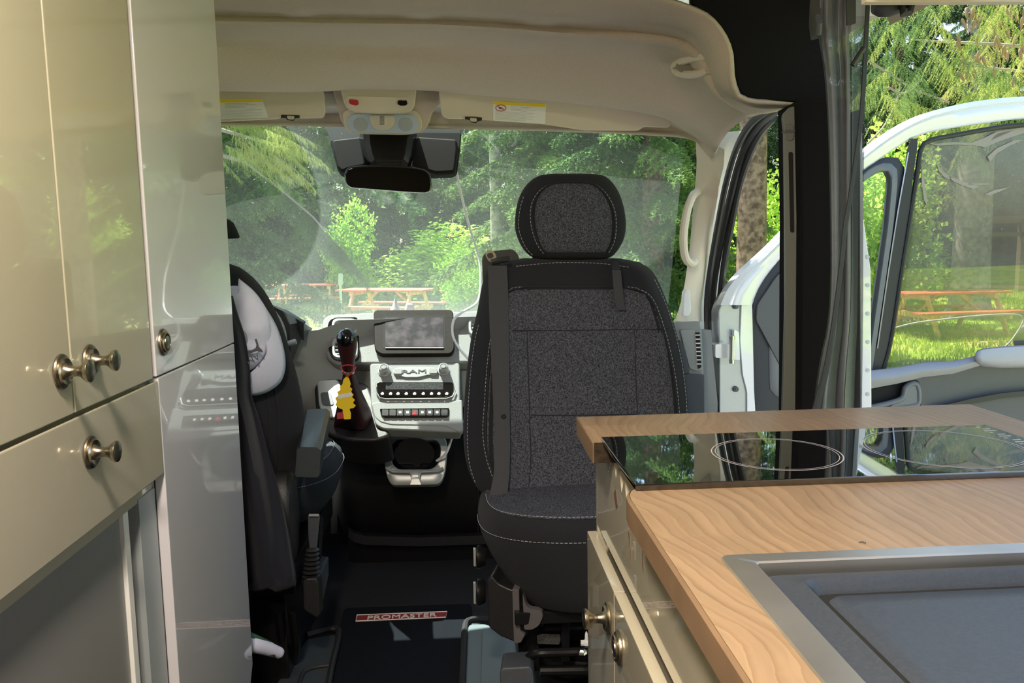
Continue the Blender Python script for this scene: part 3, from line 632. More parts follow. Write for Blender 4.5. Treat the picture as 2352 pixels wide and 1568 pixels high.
# roof grab handle in the moulded recess at the right
gh = obj('roof_grab_handle', tube(cat([P(a, b, Y=y) for a, b, y in ((1626,128,2.22),(1600,132,2.26),(1568,140,2.33),(1549,150,2.38),(1553,164,2.38),(1580,171,2.32),(1612,168,2.26),(1628,160,2.22))], 30), .011, 10), M_beige2)
tag(gh, 'beige grab handle in the headliner corner above the passenger side', 'handle')
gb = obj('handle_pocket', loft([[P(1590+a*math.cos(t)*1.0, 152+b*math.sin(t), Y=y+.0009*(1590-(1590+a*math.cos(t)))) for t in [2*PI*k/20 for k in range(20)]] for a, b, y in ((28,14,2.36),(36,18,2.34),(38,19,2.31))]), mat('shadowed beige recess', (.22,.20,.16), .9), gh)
# ================================================================== dashboard
t_ = math.radians(44)
S = (P(950, 830, Y=3.0), Vector((0, -math.cos(t_), math.sin(t_))))
db = thing('dashboard', 'grey van dashboard with touchscreen, radio knobs and air vents below the windscreen', 'dashboard', P(950, 990, pl=S))
prof = [(-1.12, 2.90), (-.9, 2.90), (-.66, 2.93), (-.52, 3.0), (-.42, 3.04), (-.2, 3.06), (.05, 3.06), (.4, 2.98), (.7, 2.86), (.86, 2.82)]
rings = []
for x, y in prof:
    zt = .945 if -.5 < x < .1 else .90 if x > .1 else .915
    rings.append([(x, 4.0, .70), (x, y+.34, zt-.15), (x, y+.10, zt-.025), (x, y+.02, zt-.02), (x, y+.01, zt-.08), (x, y-.06, zt-.26), (x, y-.06, zt-.34), (x, y+.02, zt-.40), (x, y+.3, zt-.5)])
obj('dash_body', loft(rings), M_dash, db, ang=50)
obj('lower_dash', loft([[(x, y+.0, .60), (x, y+.02, .45), (x, y+.18, .25), (x, y+.45, .1), (x, y+.5, .62)] for x, y in ((-1.12,2.95),(-.6,2.98),(-.3,3.0),(.1,3.0),(.5,2.95),(.86,2.86))]), M_blk, db, ang=50)
# centre fascia in two levels
obj('upper_fascia', pxp([(738,745),(744,728),(758,721),(850,716),(1046,714),(1096,712),(1130,714),(1130,834),(1060,832),(770,836),(750,822),(741,795)], S, .05, .022, r=9), M_dash, db, bevel=.010, seg=3)
obj('radio_panel', pxp([(849,834),(1056,832),(1058,990),(1050,992),(880,985),(862,975),(852,930)], S, .05, .030, r=8), M_dash, db, bevel=.008, seg=3)
def slatted(name, x0, y0, x1, y1, n, knob=True):
    vp = obj(name, ringplate([(x0,y0),(x1,y0),(x1,y1),(x0,y1)], [(x0+6,y0+5),(x1-6,y0+5),(x1-6,y1-5),(x0+6,y1-5)], S, .025, .036, n=48), M_silver, db, ang=50)
    obj('vent_recess', pxp(rect(x0+4, y0+4, x1-4, y1-4), S, .002, .024), M_dark, vp)
    for k in range(n):
        y = y0+6+(y1-y0-12)*(k+.5)/n
        obj('slat', pxp(rect(x0+6, y-1.3, x1-6, y+1.3), S, .010, .035), M_silver, vp)
    if knob: obj('slat_knob', pxp(rect((x0+x1)/2-9, y0+12, (x0+x1)/2+9, y0+19), S, .014, .042, r=2), M_blk, vp, bevel=.002)
obj('vent_surround', pxp([(752,745),(758,733),(770,728),(820,727),(824,740),(826,822),(818,829),(776,829),(762,822),(753,800)], S, .01, .026, r=9), M_gloss, db, bevel=.003)
slatted('air_vent', 762, 732, 821, 770, 4); slatted('air_vent', 763, 776, 822, 822, 4)
slatted('air_vent', 1076, 727, 1130, 770, 4)
# touchscreen
obj('screen_bezel', pxp([(858,716),(864,711),(1034,710),(1041,716),(1044,800),(1036,812),(876,813),(864,806),(860,796)], S, .02, .046, r=7), mat('screen bezel', (.014,.010,.008), .6, spec=.15, var=.2, vscale=120), db, bevel=.004, seg=3)
obj('screen_recess', pxp(rect(880, 724, 1022, 799), S, .0012, .0465), M_dark, db)
def m_screen():
    m = mat('smudged screen', (.10, .085, .10), .3, spec=.7); n = m.node_tree.nodes; l = m.node_tree.links
    tc = n.new('ShaderNodeTexCoord'); t = n.new('ShaderNodeTexNoise'); t.inputs['Scale'].default_value = 26; t.inputs['Detail'].default_value = 3; l.new(tc.outputs['Object'], t.inputs['Vector'])
    l.new(ramp(n, l, t.outputs[0], [(.4, (.02, .018, .023)), (.62, (.09, .075, .09))]), n['Principled BSDF'].inputs['Base Color']); return m
obj('touchscreen', pxp(rect(885, 729, 1018, 796), S, .001, .0472), m_screen(), db)
obj('screen_lip', pxp(rect(885, 797, 1019, 799), S, .002, .049), M_silver, db)
def knob(x, y, r, big=True):
    k = obj('control_knob', lathe([(0,.026),(r*.8,.026),(r*.95,.024),(r,.018),(r*1.02,.004),(r*1.22,.003),(r*1.25,0)], P(x, y, pl=S, off=.030), S[1], 28), M_silver, db)
    obj('knob_cap', lathe([(0,.0285),(r*.45,.0285),(r*.5,.0265),(r*.62,.026),(r*.66,.0275),(r*.7,.0262)], P(x, y, pl=S, off=.030), S[1], 24), M_dash, k)
knob(883, 853, .0185); knob(1019, 851, .0175)
obj('audio_bar', pxp([(904,846),(925,843),(985,843),(1003,845),(1006,856),(998,862),(985,860),(960,866),(930,866),(915,861),(908,862),(903,856)], S, .006, .035, r=4), M_silver, db, bevel=.002)
for xx, yy in ((914,852),(995,851)): obj('audio_button', pxp(rect(xx-9, yy-6, xx+9, yy+6), S, .004, .038, r=3), M_dash, db, bevel=.001)
rx = textobj('brand_lettering', 'RAM', .026, M_ink, db, P(951, 853, pl=S, off=.0356), (1, 0, 0), (0, math.sin(t_), math.cos(t_)), .0012); rx.scale = (1.7, .8, 1)
cp_ = obj('climate_panel', pxp([(865,880),(870,877),(1038,877),(1042,882),(1040,902),(1032,911),(878,912),(868,906)], S, .008, .036, r=5), M_gloss, db, bevel=.002)
obj('climate_trim', tube([P(a, b, pl=S, off=.036) for a, b in ((862,880),(864,900),(872,913),(885,916),(1026,915),(1040,910),(1046,896))], .0022, 6), M_silver, db)
obj('climate_display', pxp(rect(886, 879, 1018, 894), S, .001, .0365), mat('display window', (.05,.052,.055), .25, var=.4, vscale=150), cp_)
for k, xx in enumerate((878, 897, 914, 933, 952, 972, 991, 1008, 1026)):
    ky = obj('climate_key', pxp(rect(xx-8, 898, xx+8, 909), S, .003, .038, r=2), M_gloss, cp_, bevel=.0006)
    obj('key_symbol', pxp([(xx-4,903),(xx,900),(xx+4,902),(xx+3,906),(xx-3,906)], S, .0006, .0386), M_lab, ky)
sb = obj('switch_bar', pxp([(872,938),(1032,936),(1031,955),(1024,958),(884,959),(875,954)], S, .008, .036, r=3), M_gloss, db, bevel=.002)
for k in range(9):
    xx = 885+17*k
    ky = obj('switch_key', pxp(rect(xx-7.5, 940, xx+7.5, 954), S, .004, .039, r=2), M_blk, sb, bevel=.0008)
    if k == 4: obj('hazard_triangle', pxp([(952,942),(958,952),(946,952)], S, .0006, .0397), M_red, ky)
    elif k in (2, 3, 5, 6, 7): obj('key_symbol', pxp([(xx-3,944),(xx+3,944),(xx+3,949),(xx-3,949)], S, .0006, .0397), M_lab, ky)
obj('lower_fascia', pxp([(852,925),(870,921),(1040,920),(1062,916),(1064,985),(1056,993),(1020,978),(900,976),(874,970),(860,958)], S, .03, .032, r=6), M_dash, db, bevel=.006, seg=3)
# gear console bulge left of the stack and a silver tray for its lit part
SG = (P(790, 940, Y=2.86), Vector((-.05, -.62, .78)).normalized())
obj('gear_console', pxp([(720,880),(728,868),(790,868),(846,880),(862,925),(880,970),(900,1000),(860,1012),(800,1010),(756,1000),(735,980),(724,930)], SG, .14, .0, r=14), M_blk, db, bevel=.012, seg=3)
obj('console_lit_tray', pxp([(728,874),(775,870),(785,890),(780,960),(745,955),(732,930)], SG, .01, .006, r=8), M_silver, db, bevel=.004)  # silver colour stands in for light on the console's left part
obj('side_pocket', pxp([(735,900),(760,900),(768,930),(740,930)], SG, .01, .009, r=8), M_dash2, db, bevel=.003)
obj('knee_panel', loft([[P(a, b, Y=y) for a, b, y in ((x0,1000,3.0),(x1,1000,3.0),(x1+8,1120,3.08),(x1+24,1225,3.12),(x0-10,1225,3.2),(x0-10,1100,3.2))] for x0, x1 in ((770,776),)]+[[P(a, b, Y=y) for a, b, y in ((1080,1000,3.0),(1086,1000,3.0),(1094,1120,3.08),(1096,1225,3.12),(1090,1225,3.2),(1090,1100,3.2))]]), M_blk, db, ang=60)
# lower storage tray between the footwells
obj('floor_tray', loft([[P(a, b, Y=y) for a, b, y in ((x, y0, 3.02),(x, y0+6, 2.98),(x, y0+26, 2.98),(x, y0+30, 3.03),(x, y0+90, 3.1),(x, y0+90, 3.3),(x, y0-2, 3.3))] for x, y0 in ((800,1206),(812,1218),(840,1225),(960,1228),(1100,1224),(1200,1215))]), M_blk, db, ang=30)
obj('tray_mouth', loft([[P(a, b, Y=y) for a, b, y in ((x, 1000, 3.12),(x, 1224, 3.14),(x, 1224, 3.2),(x, 1000, 3.2))] for x in (775, 1100)]), M_dark, db)
# folding cup holder
ch = thing('cup_holder', 'grey folding cup holder opened below the radio', 'cup holder', P(953, 1115, Y=2.92))
PC = (P(953, 1050, Y=2.93), Vector((0, -.9, .43)).normalized())
obj('holder_frame', ringplate([(884,1005),(892,997),(1010,997),(1022,1004),(1028,1022),(1022,1085),(1010,1112),(900,1114),(890,1098),(884,1070)], [(900,1020),(910,1011),(1000,1011),(1010,1022),(1012,1040),(1004,1068),(990,1078),(912,1078),(898,1060)], PC, .05, .0, n=64), M_silver, ch, ang=40)
obj('cup_well', loft([[P(952+r*math.cos(t), 1042+r*.8*math.sin(t), Y=y) for t in [2*PI*k/28 for k in range(28)]] for r, y in ((46,2.93),(44,2.98),(40,3.06))]), M_gloss, ch)
obj('holder_arm', tube([P(a, b, pl=PC, off=.03) for a, b in ((886,1072),(892,1078),(903,1083),(940,1084),(944,1086),(946,1098),(962,1098),(964,1086),(968,1083),(1008,1081),(1018,1074))], .0045, 8), M_silver, ch)
obj('latch', pxp([(946,1090),(963,1090),(964,1104),(968,1113),(941,1113),(945,1104)], PC, .012, .032, r=2), M_silver, ch, bevel=.002)
# gear shifter
gs = thing('gear_shifter', 'automatic gear lever with glossy ball knob beside the radio', 'gear shifter', P(805, 985, Y=2.88))
kp = P(797, 780, Y=2.62); kb = P(800, 852, Y=2.66); bb = P(812, 972, Y=2.82); ax = (kp-kb)
obj('lever_shaft', loft([[c+Vector((r*math.cos(a), r*1.1*math.sin(a), 0)) for a in [2*PI*k/20 for k in range(20)]] for c, r in ((kb, .017), (kb.lerp(kp, .35), .022), (kb.lerp(kp, .75), .030), (kp, .031))]), mat('dark red brown leather', (.045,.012,.012), .3), gs)
obj('shift_knob', ell(P(796, 778, Y=2.62), .031, .034, .034, 24, 14), M_gloss, gs)
obj('chrome_collar', lathe([(.017,-.004),(.020,-.003),(.020,.004),(.017,.006)], kb, ax, 20), M_chrome, gs)
obj('leather_boot', loft([[c+Vector((rx*math.cos(a)*(1+.06*math.sin(4*a)), ry*math.sin(a), .01*math.cos(3*a)*(rx/.05))) for a in [2*PI*k/32 for k in range(32)]] for c, rx, ry in ((kb, .016, .016), (kb.lerp(bb, .2), .024, .024), (kb.lerp(bb, .5), .040, .038), (kb.lerp(bb, .8), .058, .052), (bb, .064, .058))]), mat('oxblood leather', (.028,.006,.008), .4, bump=.3, bscale=90), gs)
# air freshener hanging from the lever by a red cord
af = thing('air_freshener', 'yellow tree-shaped card air freshener hanging from the gear lever', 'air freshener', P(795, 960, Y=2.60))
PA = (P(795, 905, Y=2.60), Vector((.15, -1, .1)).normalized())
tree = [(798,861),(803,872),(806,882),(803,888),(810,893),(806,900),(813,906),(808,912),(816,918),(810,925),(818,931),(812,937),(803,938),(804,944),(806,947),(806,962),(790,963),(786,950),(788,940),(780,938),(770,930),(774,922),(769,914),(778,908),(774,900),(782,895),(780,888),(787,882),(788,872)]
obj('card', pxp(tree, PA, .0022, r=3), M_yel, af)
obj('paper_tag', pxp([(775,907),(808,900),(810,909),(777,916)], PA, .0006, .0006, r=3), M_lab, af)
obj('red_corner', pxp([(774,948),(788,946),(790,961),(774,962)], PA, .0012, .001, r=1), M_red, af)
obj('hanging_cord', tube(cat([P(a, b, Y=y) for a, b, y in ((797,864,2.60),(788,852,2.59),(784,842,2.61),(800,838,2.59),(816,842,2.61),(812,852,2.59),(799,864,2.598))], 30), .0022, 6), M_redf, af)
# steering wheel, column cowl and stalk (mostly behind the driver seat)
sw = thing('steering_wheel', 'grey steering wheel rim edge showing past the driver seat', 'steering wheel', (-.76, 2.70, .68))
wc = Vector((-.775, 2.72, .875)); wn = Vector((0, -.86, .5)).normalized(); wu = Vector((1, 0, 0)); wv = wn.cross(wu)
obj('rim', tube([wc+wu*.19*math.cos(a)+wv*.19*math.sin(a) for a in [2*PI*k/48 for k in range(49)]], .016, 12), M_dash, sw)
obj('hub', lathe([(0,.02),(.05,.018),(.07,0),(.05,-.06),(0,-.07)], wc, wn, 24), M_dash2, sw)
for a in (0, PI, -PI/2): obj('spoke', tube([wc+(wu*math.cos(a)+wv*math.sin(a))*.05, wc+(wu*math.cos(a)+wv*math.sin(a))*.185], .013, 8), M_dash2, sw)
obj('column_cowl', loft([[P(a, b, Y=y) for a, b in poly] for poly, y in (([(600,690),(650,715),(665,745),(668,812),(640,830),(590,830)], 2.80),([(600,690),(660,712),(702,738),(700,760),(672,830),(590,840)], 2.92))]), M_blk, sw, ang=30)
obj('stalk', tube([P(650, 792, Y=2.74), P(672, 786, Y=2.72), P(680, 784, Y=2.72)], .009, 10), M_silver, sw)
obj('instrument_cluster_hood', loft([[P(a, b, Y=y) for a, b, y in ((x,y0,2.86),(x+20,y0+12,3.1),(x,y0+40,2.9))] for x, y0 in ((480,690),(600,694),(655,716),(698,742))]), M_dash2, db, ang=40)
# right end of the dash: outer vent and lower panel
PR = (P(1585, 800, Y=2.72), Vector((-.12, -1, .1)).normalized())
obj('end_cap', pxp([(1548,739),(1606,737),(1612,760),(1620,945),(1622,1200),(1500,1200),(1520,800)], PR, .12, r=6), M_dash, db, bevel=.006)
ov = obj('side_vent_surround', pxp([(1562,757),(1596,757),(1614,850),(1600,852),(1584,846),(1572,800)], PR, .01, .006, r=5), mat('satin grey trim', (.28,.30,.30), .5), db, bevel=.002)
obj('vent_recess', pxp([(1597,763),(1607,763),(1611,843),(1603,847)], PR, .002, .0075), M_dark, ov)
for k in range(8): obj('slat', pxp([(1597+.5*k, 768+k*9.5), (1608+.4*k, 768+k*9.5), (1608+.4*k, 770.4+k*9.5), (1597+.5*k, 770.4+k*9.5)], PR, .006, .012), M_lab, ov)
obj('lower_end_panel', pxp([(1556,858),(1618,860),(1622,1200),(1500,1200)], PR, .05, .014), M_dash2, db, bevel=.003)
obj('blue_grey_wedge', pxp([(1560,780),(1570,790),(1584,850),(1584,858),(1556,858)], PR, .03, .010), M_dash2, db, bevel=.002)
# white cable from the windscreen to the holder
c1 = obj('charging_cable', tube(cat([P(a, b, Y=y) for a, b, y in ((1048,390,3.13),(1058,440,3.14),(1078,520,3.14),(1097,580,3.12),(1104,630,3.08),(1098,690,3.02),(1060,718,2.93),(1042,735,2.90),(1040,770,2.88),(1055,800,2.87),(1085,840,2.85),(1090,900,2.85),(1078,950,2.86),(1056,975,2.86),(1040,1000,2.87),(1025,1040,2.88),(1003,1058,2.90))], 90), .0046, 8), M_cable)
tag(c1, 'thin white cable running down the windscreen to the cup holder', 'cable')
# two small white figures on top of the screen
for k, pts in enumerate(([(896,714),(901,706),(906,686),(909,680),(912,688),(917,706),(922,714)], [(926,713),(932,706),(940,698),(948,705),(954,713)])):
    PT = (P(908+30*k, 712, Y=3.06), Vector((0, -1, 0)))
    o = obj('dash_ornament', lathe([(.0, -.05), (.022, -.05), (.022-.002*k, .0), (.018, .010), (.010 if k == 0 else .014, .024), (.006 if k == 0 else .008, .036 if k == 0 else .026), (.001, .05 if k == 0 else .030)], P(909+32*k, 713, Y=3.22), (0, 0, 1), 16), M_wpl)
    tag(o, ('taller white pointed ornament standing on the dash behind the screen', 'lower rounded white ornament standing right of the pointed one')[k], 'ornament')
#@@SEATS
# ================================================================== seats
def interp(xs, ys, x):
    if x <= xs[0]: return ys[0]
    if x >= xs[-1]: return ys[-1]
    for i in range(len(xs)-1):
        if x <= xs[i+1]: break
    a, b = ys[i], ys[i+1]; h = xs[i+1]-xs[i]; t = (x-xs[i])/h
    m0 = (ys[i+1]-ys[i-1])/(xs[i+1]-xs[i-1])*h if i > 0 else (b-a)
    m1 = (ys[i+2]-ys[i])/(xs[i+2]-xs[i])*h if i+2 < len(xs) else (b-a)
    return (2*t**3-3*t*t+1)*a+(t**3-2*t*t+t)*m0+(3*t*t-2*t**3)*b+(t**3-t*t)*m1
class Pad:
    """upholstered pad: outline by height, mid-plane depth, thickness front/back and bolster swell"""
    def __init__(s, rows, face, back, bol=0, n=2.6):
        s.y = [r[0] for r in rows]; s.l = [r[1] for r in rows]; s.r = [r[2] for r in rows]; s.Y = [r[3] for r in rows]; s.t = [r[4] for r in rows]
        s.f = face; s.b = back; s.bol = bol; s.n = n
    def at(s, y, u, off=0, side=1):
        Y = interp(s.y, s.Y, y); L = P(interp(s.y, s.l, y), y, Y=Y); R = P(interp(s.y, s.r, y), y, Y=Y); t = interp(s.y, s.t, y)
        q = L.lerp(R, (u+1)/2); h = max(0, 1-abs(u)**s.n)**(1/2.2)
        if side > 0: q.y -= s.f*t*h + s.bol*t*math.exp(-((abs(u)-.78)/.16)**2)*min(1, h*1.6) + off
        else: q.y += s.b*t*h
        return q
    def shell(s, nv=36, nu=22):
        rings = []
        for i in range(nv):
            k = i/(nv-1); y = s.y[0]+(s.y[-1]-s.y[0])*(k*k*(3-2*k)*.5+k*.5)
            fr = [s.at(y, math.sin(PI*(j/nu-.5))) for j in range(nu+1)]
            bk = [s.at(y, math.sin(PI*(.5-j/nu)), side=-1) for j in range(1, nu)]
            rings.append(fr+bk)
        return loft(rings)
    def patch(s, edge, off, nu=20, nv=30):
        """edge: list of (y, u_left, u_right)"""
        ys = [e[0] for e in edge]; rows = []
        for i in range(nv+1):
            y = ys[0]+(ys[-1]-ys[0])*i/nv; a = interp(ys, [e[1] for e in edge], y); b = interp(ys, [e[2] for e in edge], y)
            rows.append([s.at(y, a+(b-a)*j/nu, off if 0 < j < nu and 0 < i < nv else -.002) for j in range(nu+1)])
        return grid(rows)
    def line(s, pts, off, n=50):
        c = cat([Vector((y, u, 0)) for y, u in pts], n); return [s.at(p.x, p.y, off) for p in c]
def stitches(pts, r=.0008, on=.006, gap=.004):
    out = []; L = 0; seg = []
    for i in range(1, len(pts)): L += (pts[i]-pts[i-1]).length
    n = int(L/(on+gap)); c = cat(pts, n*3+1)
    for k in range(n): out.append(tube([c[3*k], c[3*k+2]], r, 4))
    return join(*out)
ps = thing('passenger_seat', 'black and charcoal tweed swivel seat turned to face the living space', 'seat', (.30, 2.05, 0), 'front seats')
bkp = Pad([(593,1200,1425,2.30,.15),(597,1172,1452,2.295,.4),(606,1135,1478,2.29,.6),(625,1116,1500,2.28,.8),(660,1106,1518,2.27,.95),(710,1097,1537,2.25,1),(752,1087,1550,2.24,1),(770,1083,1555,2.235,1),(850,1072,1571,2.22,1),(950,1065,1580,2.19,1),(1030,1066,1578,2.16,1),(1080,1076,1568,2.14,1),(1120,1096,1548,2.12,.95),(1150,1126,1518,2.11,.8),(1178,1160,1490,2.10,.5)], .075, .06, .03)
bk = obj('backrest', bkp.shell(), M_fabk, ps, ang=80)
CE = [(656,-.62,.60),(664,-.72,.71),(680,-.78,.775),(720,-.80,.80),(780,-.80,.81),(900,-.80,.83),(1000,-.80,.83),(1080,-.78,.8),(1120,-.72,.75),(1146,-.62,.68)]
obj('centre_panel', bkp.patch(CE, .004), M_tweed, bk, ang=80)
edge = [(e[0], e[2]+.005) for e in CE]; edgl = [(e[0], e[1]-.005) for e in CE]
arc = [(720,-.80),(690,-.79),(668,-.74),(657,-.60),(653,-.3),(652,0),(653,.3),(657,.58),(668,.73),(690,.785),(720,.80)]
full = [(1120,-.73),(1000,-.81),(900,-.81),(780,-.81)]+arc+[(780,.82),(900,.84),(1000,.84),(1120,.76)]
obj('piping', tube(bkp.line(full, .004, 130), .0022, 6), M_seam, bk)
o = obj('stitching', join(stitches(bkp.line([(y, u*1.025) for y, u in full], .0045, 140)), stitches(bkp.line([(1100,-1.0+.03),(950,-.965),(800,-.965),(740,-.96)], .003, 60)), stitches(bkp.line([(610,-.7),(603,-.3),(602,0),(604,.4),(612,.72)], .003, 50)), stitches(bkp.line([(640,.93),(700,.955),(800,.965),(950,.965)], .003, 60))), M_stitch, bk); o['kind'] = 'stuff'
gro = []
def px2u(x, y): 
    a, b = interp(bkp.y, bkp.l, y), interp(bkp.y, bkp.r, y); return (x-a)/(b-a)*2-1
for pts in ([(1205,756),(1207,850),(1210,950),(1212,1050),(1213,1140)], [(1443,752),(1446,850),(1450,945),(1452,1050),(1450,1140)], [(1170,752),(1260,752),(1350,751),(1440,750),(1520,747)], [(1212,940),(1300,940),(1380,939),(1449,938)]):
    gro.append(tube(bkp.line([(y, px2u(x, y)) for x, y in pts], .0035, 24), .0016, 6))
obj('panel_seam', join(*gro), M_seam, bk)
hdp = Pad([(399,1262,1362,2.315,.15),(402,1243,1382,2.31,.4),(411,1224,1398,2.31,.6),(430,1205,1414,2.305,.85),(455,1192,1426,2.30,1),(490,1184,1435,2.30,1),(525,1183,1437,2.30,1),(552,1191,1431,2.30,1),(572,1202,1420,2.30,.95),(587,1217,1407,2.30,.8),(594,1232,1394,2.30,.5)], .06, .05, 0, 2.4)
hd = obj('headrest', hdp.shell(), M_fabk, ps, ang=80)
HE = [(421,-.26,.24),(426,-.46,.44),(438,-.60,.575),(460,-.69,.67),(490,-.705,.72),(530,-.68,.725),(560,-.66,.735),(582,-.62,.74)]
obj('headrest_panel', hdp.patch(HE, .003, 18, 22), M_tweed, hd, ang=80)
hl_ = [(582,-.64),(560,-.68),(530,-.70),(490,-.73),(460,-.715),(438,-.63),(426,-.49),(420,-.25),(418,0),(420,.25),(426,.47),(438,.60),(460,.695),(490,.745),(530,.75),(560,.76),(582,.765)]
obj('piping', tube(hdp.line(hl_, .002, 90), .0018, 6), M_seam, hd)
o = obj('stitching', join(stitches(hdp.line([(y, u*1.035) for y, u in hl_], .0028, 90)), stitches(hdp.line([(585,-.93),(560,-.94),(520,-.945),(480,-.94),(450,-.93)], .002, 40))), M_stitch, hd); o['kind'] = 'stuff'
for x in (1228, 1386): 
    pp = P(x, 600, Y=2.31); obj('headrest_post', tube([pp+Vector((0,0,-.03)), pp+Vector((0,0,.05))], .007, 10), M_metal, ps); obj('post_collar', lathe([(0,0),(.018,0),(.018,.008),(.013,.012),(0,.012)], pp+Vector((0,-.012,-.005)), (0,0,1), 16), M_blk, ps)
# cushion
cc = Vector((.300, 2.03, 0))
def cush(z, s, sy=None, n=3.0, off=0):
    sy = sy or s; out = []
    for k in range(56):
        a = 2*PI*k/56; c, d = math.cos(a), math.sin(a)
        out.append(Vector((cc.x+.275*s*math.copysign(abs(c)**(2/n), c), cc.y+.275*sy*math.copysign(abs(d)**(2/2.5), d), z+off*1.0 - .018*abs(c)**3)))
    return out
cu = obj('seat_cushion', loft([cush(.365,.66,.90,3),cush(.375,.72,.96,3),cush(.42,.82,.985),cush(.47,.92,.995),cush(.515,.985,1.0),cush(.54,1.0),cush(.562,.985),cush(.580,.95),cush(.588,.91),cush(.585,.86),cush(.568,.78),cush(.535,.66),cush(.520,.52),cush(.517,.3),cush(.517,.02)]), M_fabk, ps, ang=80)
obj('cushion_panel', loft([cush(.587,.925),cush(.592,.90),cush(.590,.87),cush(.580,.80),cush(.562,.73),cush(.540,.66),cush(.525,.52),cush(.522,.3),cush(.522,.02)]), M_tweed, cu, ang=80)
o = obj('stitching', join(stitches([p for p in cush(.591,.925)[28:]+cush(.591,.925)[:1]]), stitches([p+Vector((0,0,0)) for p in cush(.540,1.006)[28:]+cush(.540,1.006)[:1]])), M_stitch, cu); o['kind'] = 'stuff'
obj('lap_strap', tube([P(1190,1140,Y=2.03), P(1290,1141,Y=1.99), P(1400,1146,Y=1.98), P(1520,1150,Y=2.0)], .012, 6, .25, (0,.2,1)), M_belt, ps)
# belt, guide, latch plate
def ribbon(pts, t=.0025):
    rings = []
    for (xl, xr, y, Y) in pts:
        a, b = P(xl, y, Y=Y), P(xr, y, Y=Y); rings.append([a, b, b+Vector((0,t,0)), a+Vector((0,t,0))])
    return loft(rings)
def by(y, extra): return bkp.at(y, -.72).y - extra
sbp = obj('seat_belt', ribbon([(1121,1164,610,by(625,.02)),(1122,1167,660,by(660,.012)),(1125,1169,760,by(760,.008)),(1130,1170,860,by(860,.008)),(1134,1171,960,by(960,.008)),(1137,1172,1030,by(1030,.008)),(1134,1170,1090,by(1080,.012)),(1126,1166,1130,by(1110,.025)),(1122,1142,1162,by(1130,.03))]), M_belt, ps)
obj('belt_button', lathe([(0,.004),(.004,.004),(.0065,.001),(.007,0)], P(1157,957,Y=by(957,.008)), (0,-1,0), 14), M_blk, sbp)
obj('belt_guide', pxp([(1108,592),(1118,578),(1178,572),(1190,584),(1196,604),(1150,612),(1118,626),(1110,700)], (P(1150,600,Y=2.29), Vector((0,-1,0))), .05, r=6), M_blk, ps, bevel=.006)
lt = (P(1130,590,Y=2.20), Vector((0,-1,-.3)).normalized())
obj('latch_plate', ringplate([(1112,579),(1132,573),(1144,594),(1124,604)], [(1117,582),(1130,578),(1136,592),(1122,596)], lt, .003, n=32), mat('sand metal', (.55,.45,.34), .4, metal=.4), ps)
obj('belt_stop', tube([P(1128,602,Y=2.19), P(1150,597,Y=2.19), P(1168,594,Y=2.20)], .008, 8), M_blk, ps)
stp = tag(obj('hanging_strap', ribbon([(1403,1420,594,2.25),(1406,1426,620,2.185),(1409,1430,660,2.172),(1414,1434,700,2.165),(1418,1437,712,2.163)]), M_belt), 'short black strap hanging from the right side of the passenger headrest', 'strap')
# side covers, knobs and mechanics under the passenger seat
PQ = (P(1180,1390,Y=1.83), Vector((-.25,-1,.05)).normalized())
obj('side_cover', pxp([(1118,1332),(1130,1322),(1145,1340),(1170,1352),(1190,1356),(1194,1452),(1186,1476),(1150,1462),(1122,1440)], PQ, .16, r=6), M_blk, ps, bevel=.008, seg=3)
obj('cover_face', pxp([(1176,1352),(1192,1354),(1195,1450),(1206,1458),(1196,1476),(1180,1478)], PQ, .05, .012, r=3), mat('worn grey plastic', (.10,.09,.095), .4), ps, bevel=.003)
obj('cover_tab', pxp([(1200,1362),(1208,1390),(1216,1398),(1244,1402),(1247,1416),(1238,1436),(1222,1446),(1204,1446)], PQ, .02, .02, r=6), bpy.data.materials['worn grey plastic'], ps, bevel=.003)
for yy, rr in ((1278,.028),(1360,.034)):
    kb_ = P(1104, yy, Y=1.98); kk = obj('adjuster_knob', lathe([(0,.012),(rr*.7,.012),(rr,.009),(rr,.0),(rr*.8,-.012),(0,-.012)], kb_, (-1,0,.05), 18), M_metal, ps)
    obj('knob_ridge', box(kb_.x-.018, kb_.x-.011, kb_.y-.006, kb_.y+.006, kb_.z-rr*.8, kb_.z+rr*.8), M_silver, kk, bevel=.002)
obj('recliner_link', tube([P(1118,1100,Y=2.1), P(1128,1135,Y=2.08), P(1130,1170,Y=2.06)], .009, 8), M_silver, ps)
obj('slide_rail', box(.10, .50, 1.80, 1.84, .335, .365), M_metal, ps, bevel=.003)
obj('slide_rail', box(.10, .13, 1.82, 2.28, .30, .335), M_metal, ps, bevel=.003)
obj('slide_rail', box(.47, .50, 1.82, 2.28, .30, .335), M_metal, ps, bevel=.003)
obj('release_bar', tube(cat([P(a, b, Y=y) for a, b, y in ((1208,1516,1.80),(1222,1504,1.78),(1240,1499,1.77),(1300,1497,1.77),(1380,1494,1.77),(1460,1490,1.78))], 30), .010, 10), M_metal, ps)
obj('cross_tube', tube([P(1240,1540,Y=1.80), P(1500,1536,Y=1.80)], .012, 10), M_metal, ps)
obj('cross_tube', tube([P(1250,1438,Y=1.86), P(1500,1432,Y=1.86)], .012, 10), M_metal, ps)
obj('mechanism_bracket', join(box(.11,.16,1.86,2.2,.19,.33), box(.16,.44,1.98,2.1,.20,.24), box(.21,.23,1.84,1.9,.22,.33), box(.3,.34,1.86,1.95,.2,.26)), M_metal, ps, bevel=.004)
obj('bracket_plate', pxp([(1232,1460),(1244,1455),(1288,1456),(1288,1475),(1284,1481),(1234,1479)], (P(1260,1470,Y=1.85), Vector((0,-1,.4)).normalized()), .02, r=3), M_blk, ps, bevel=.002)
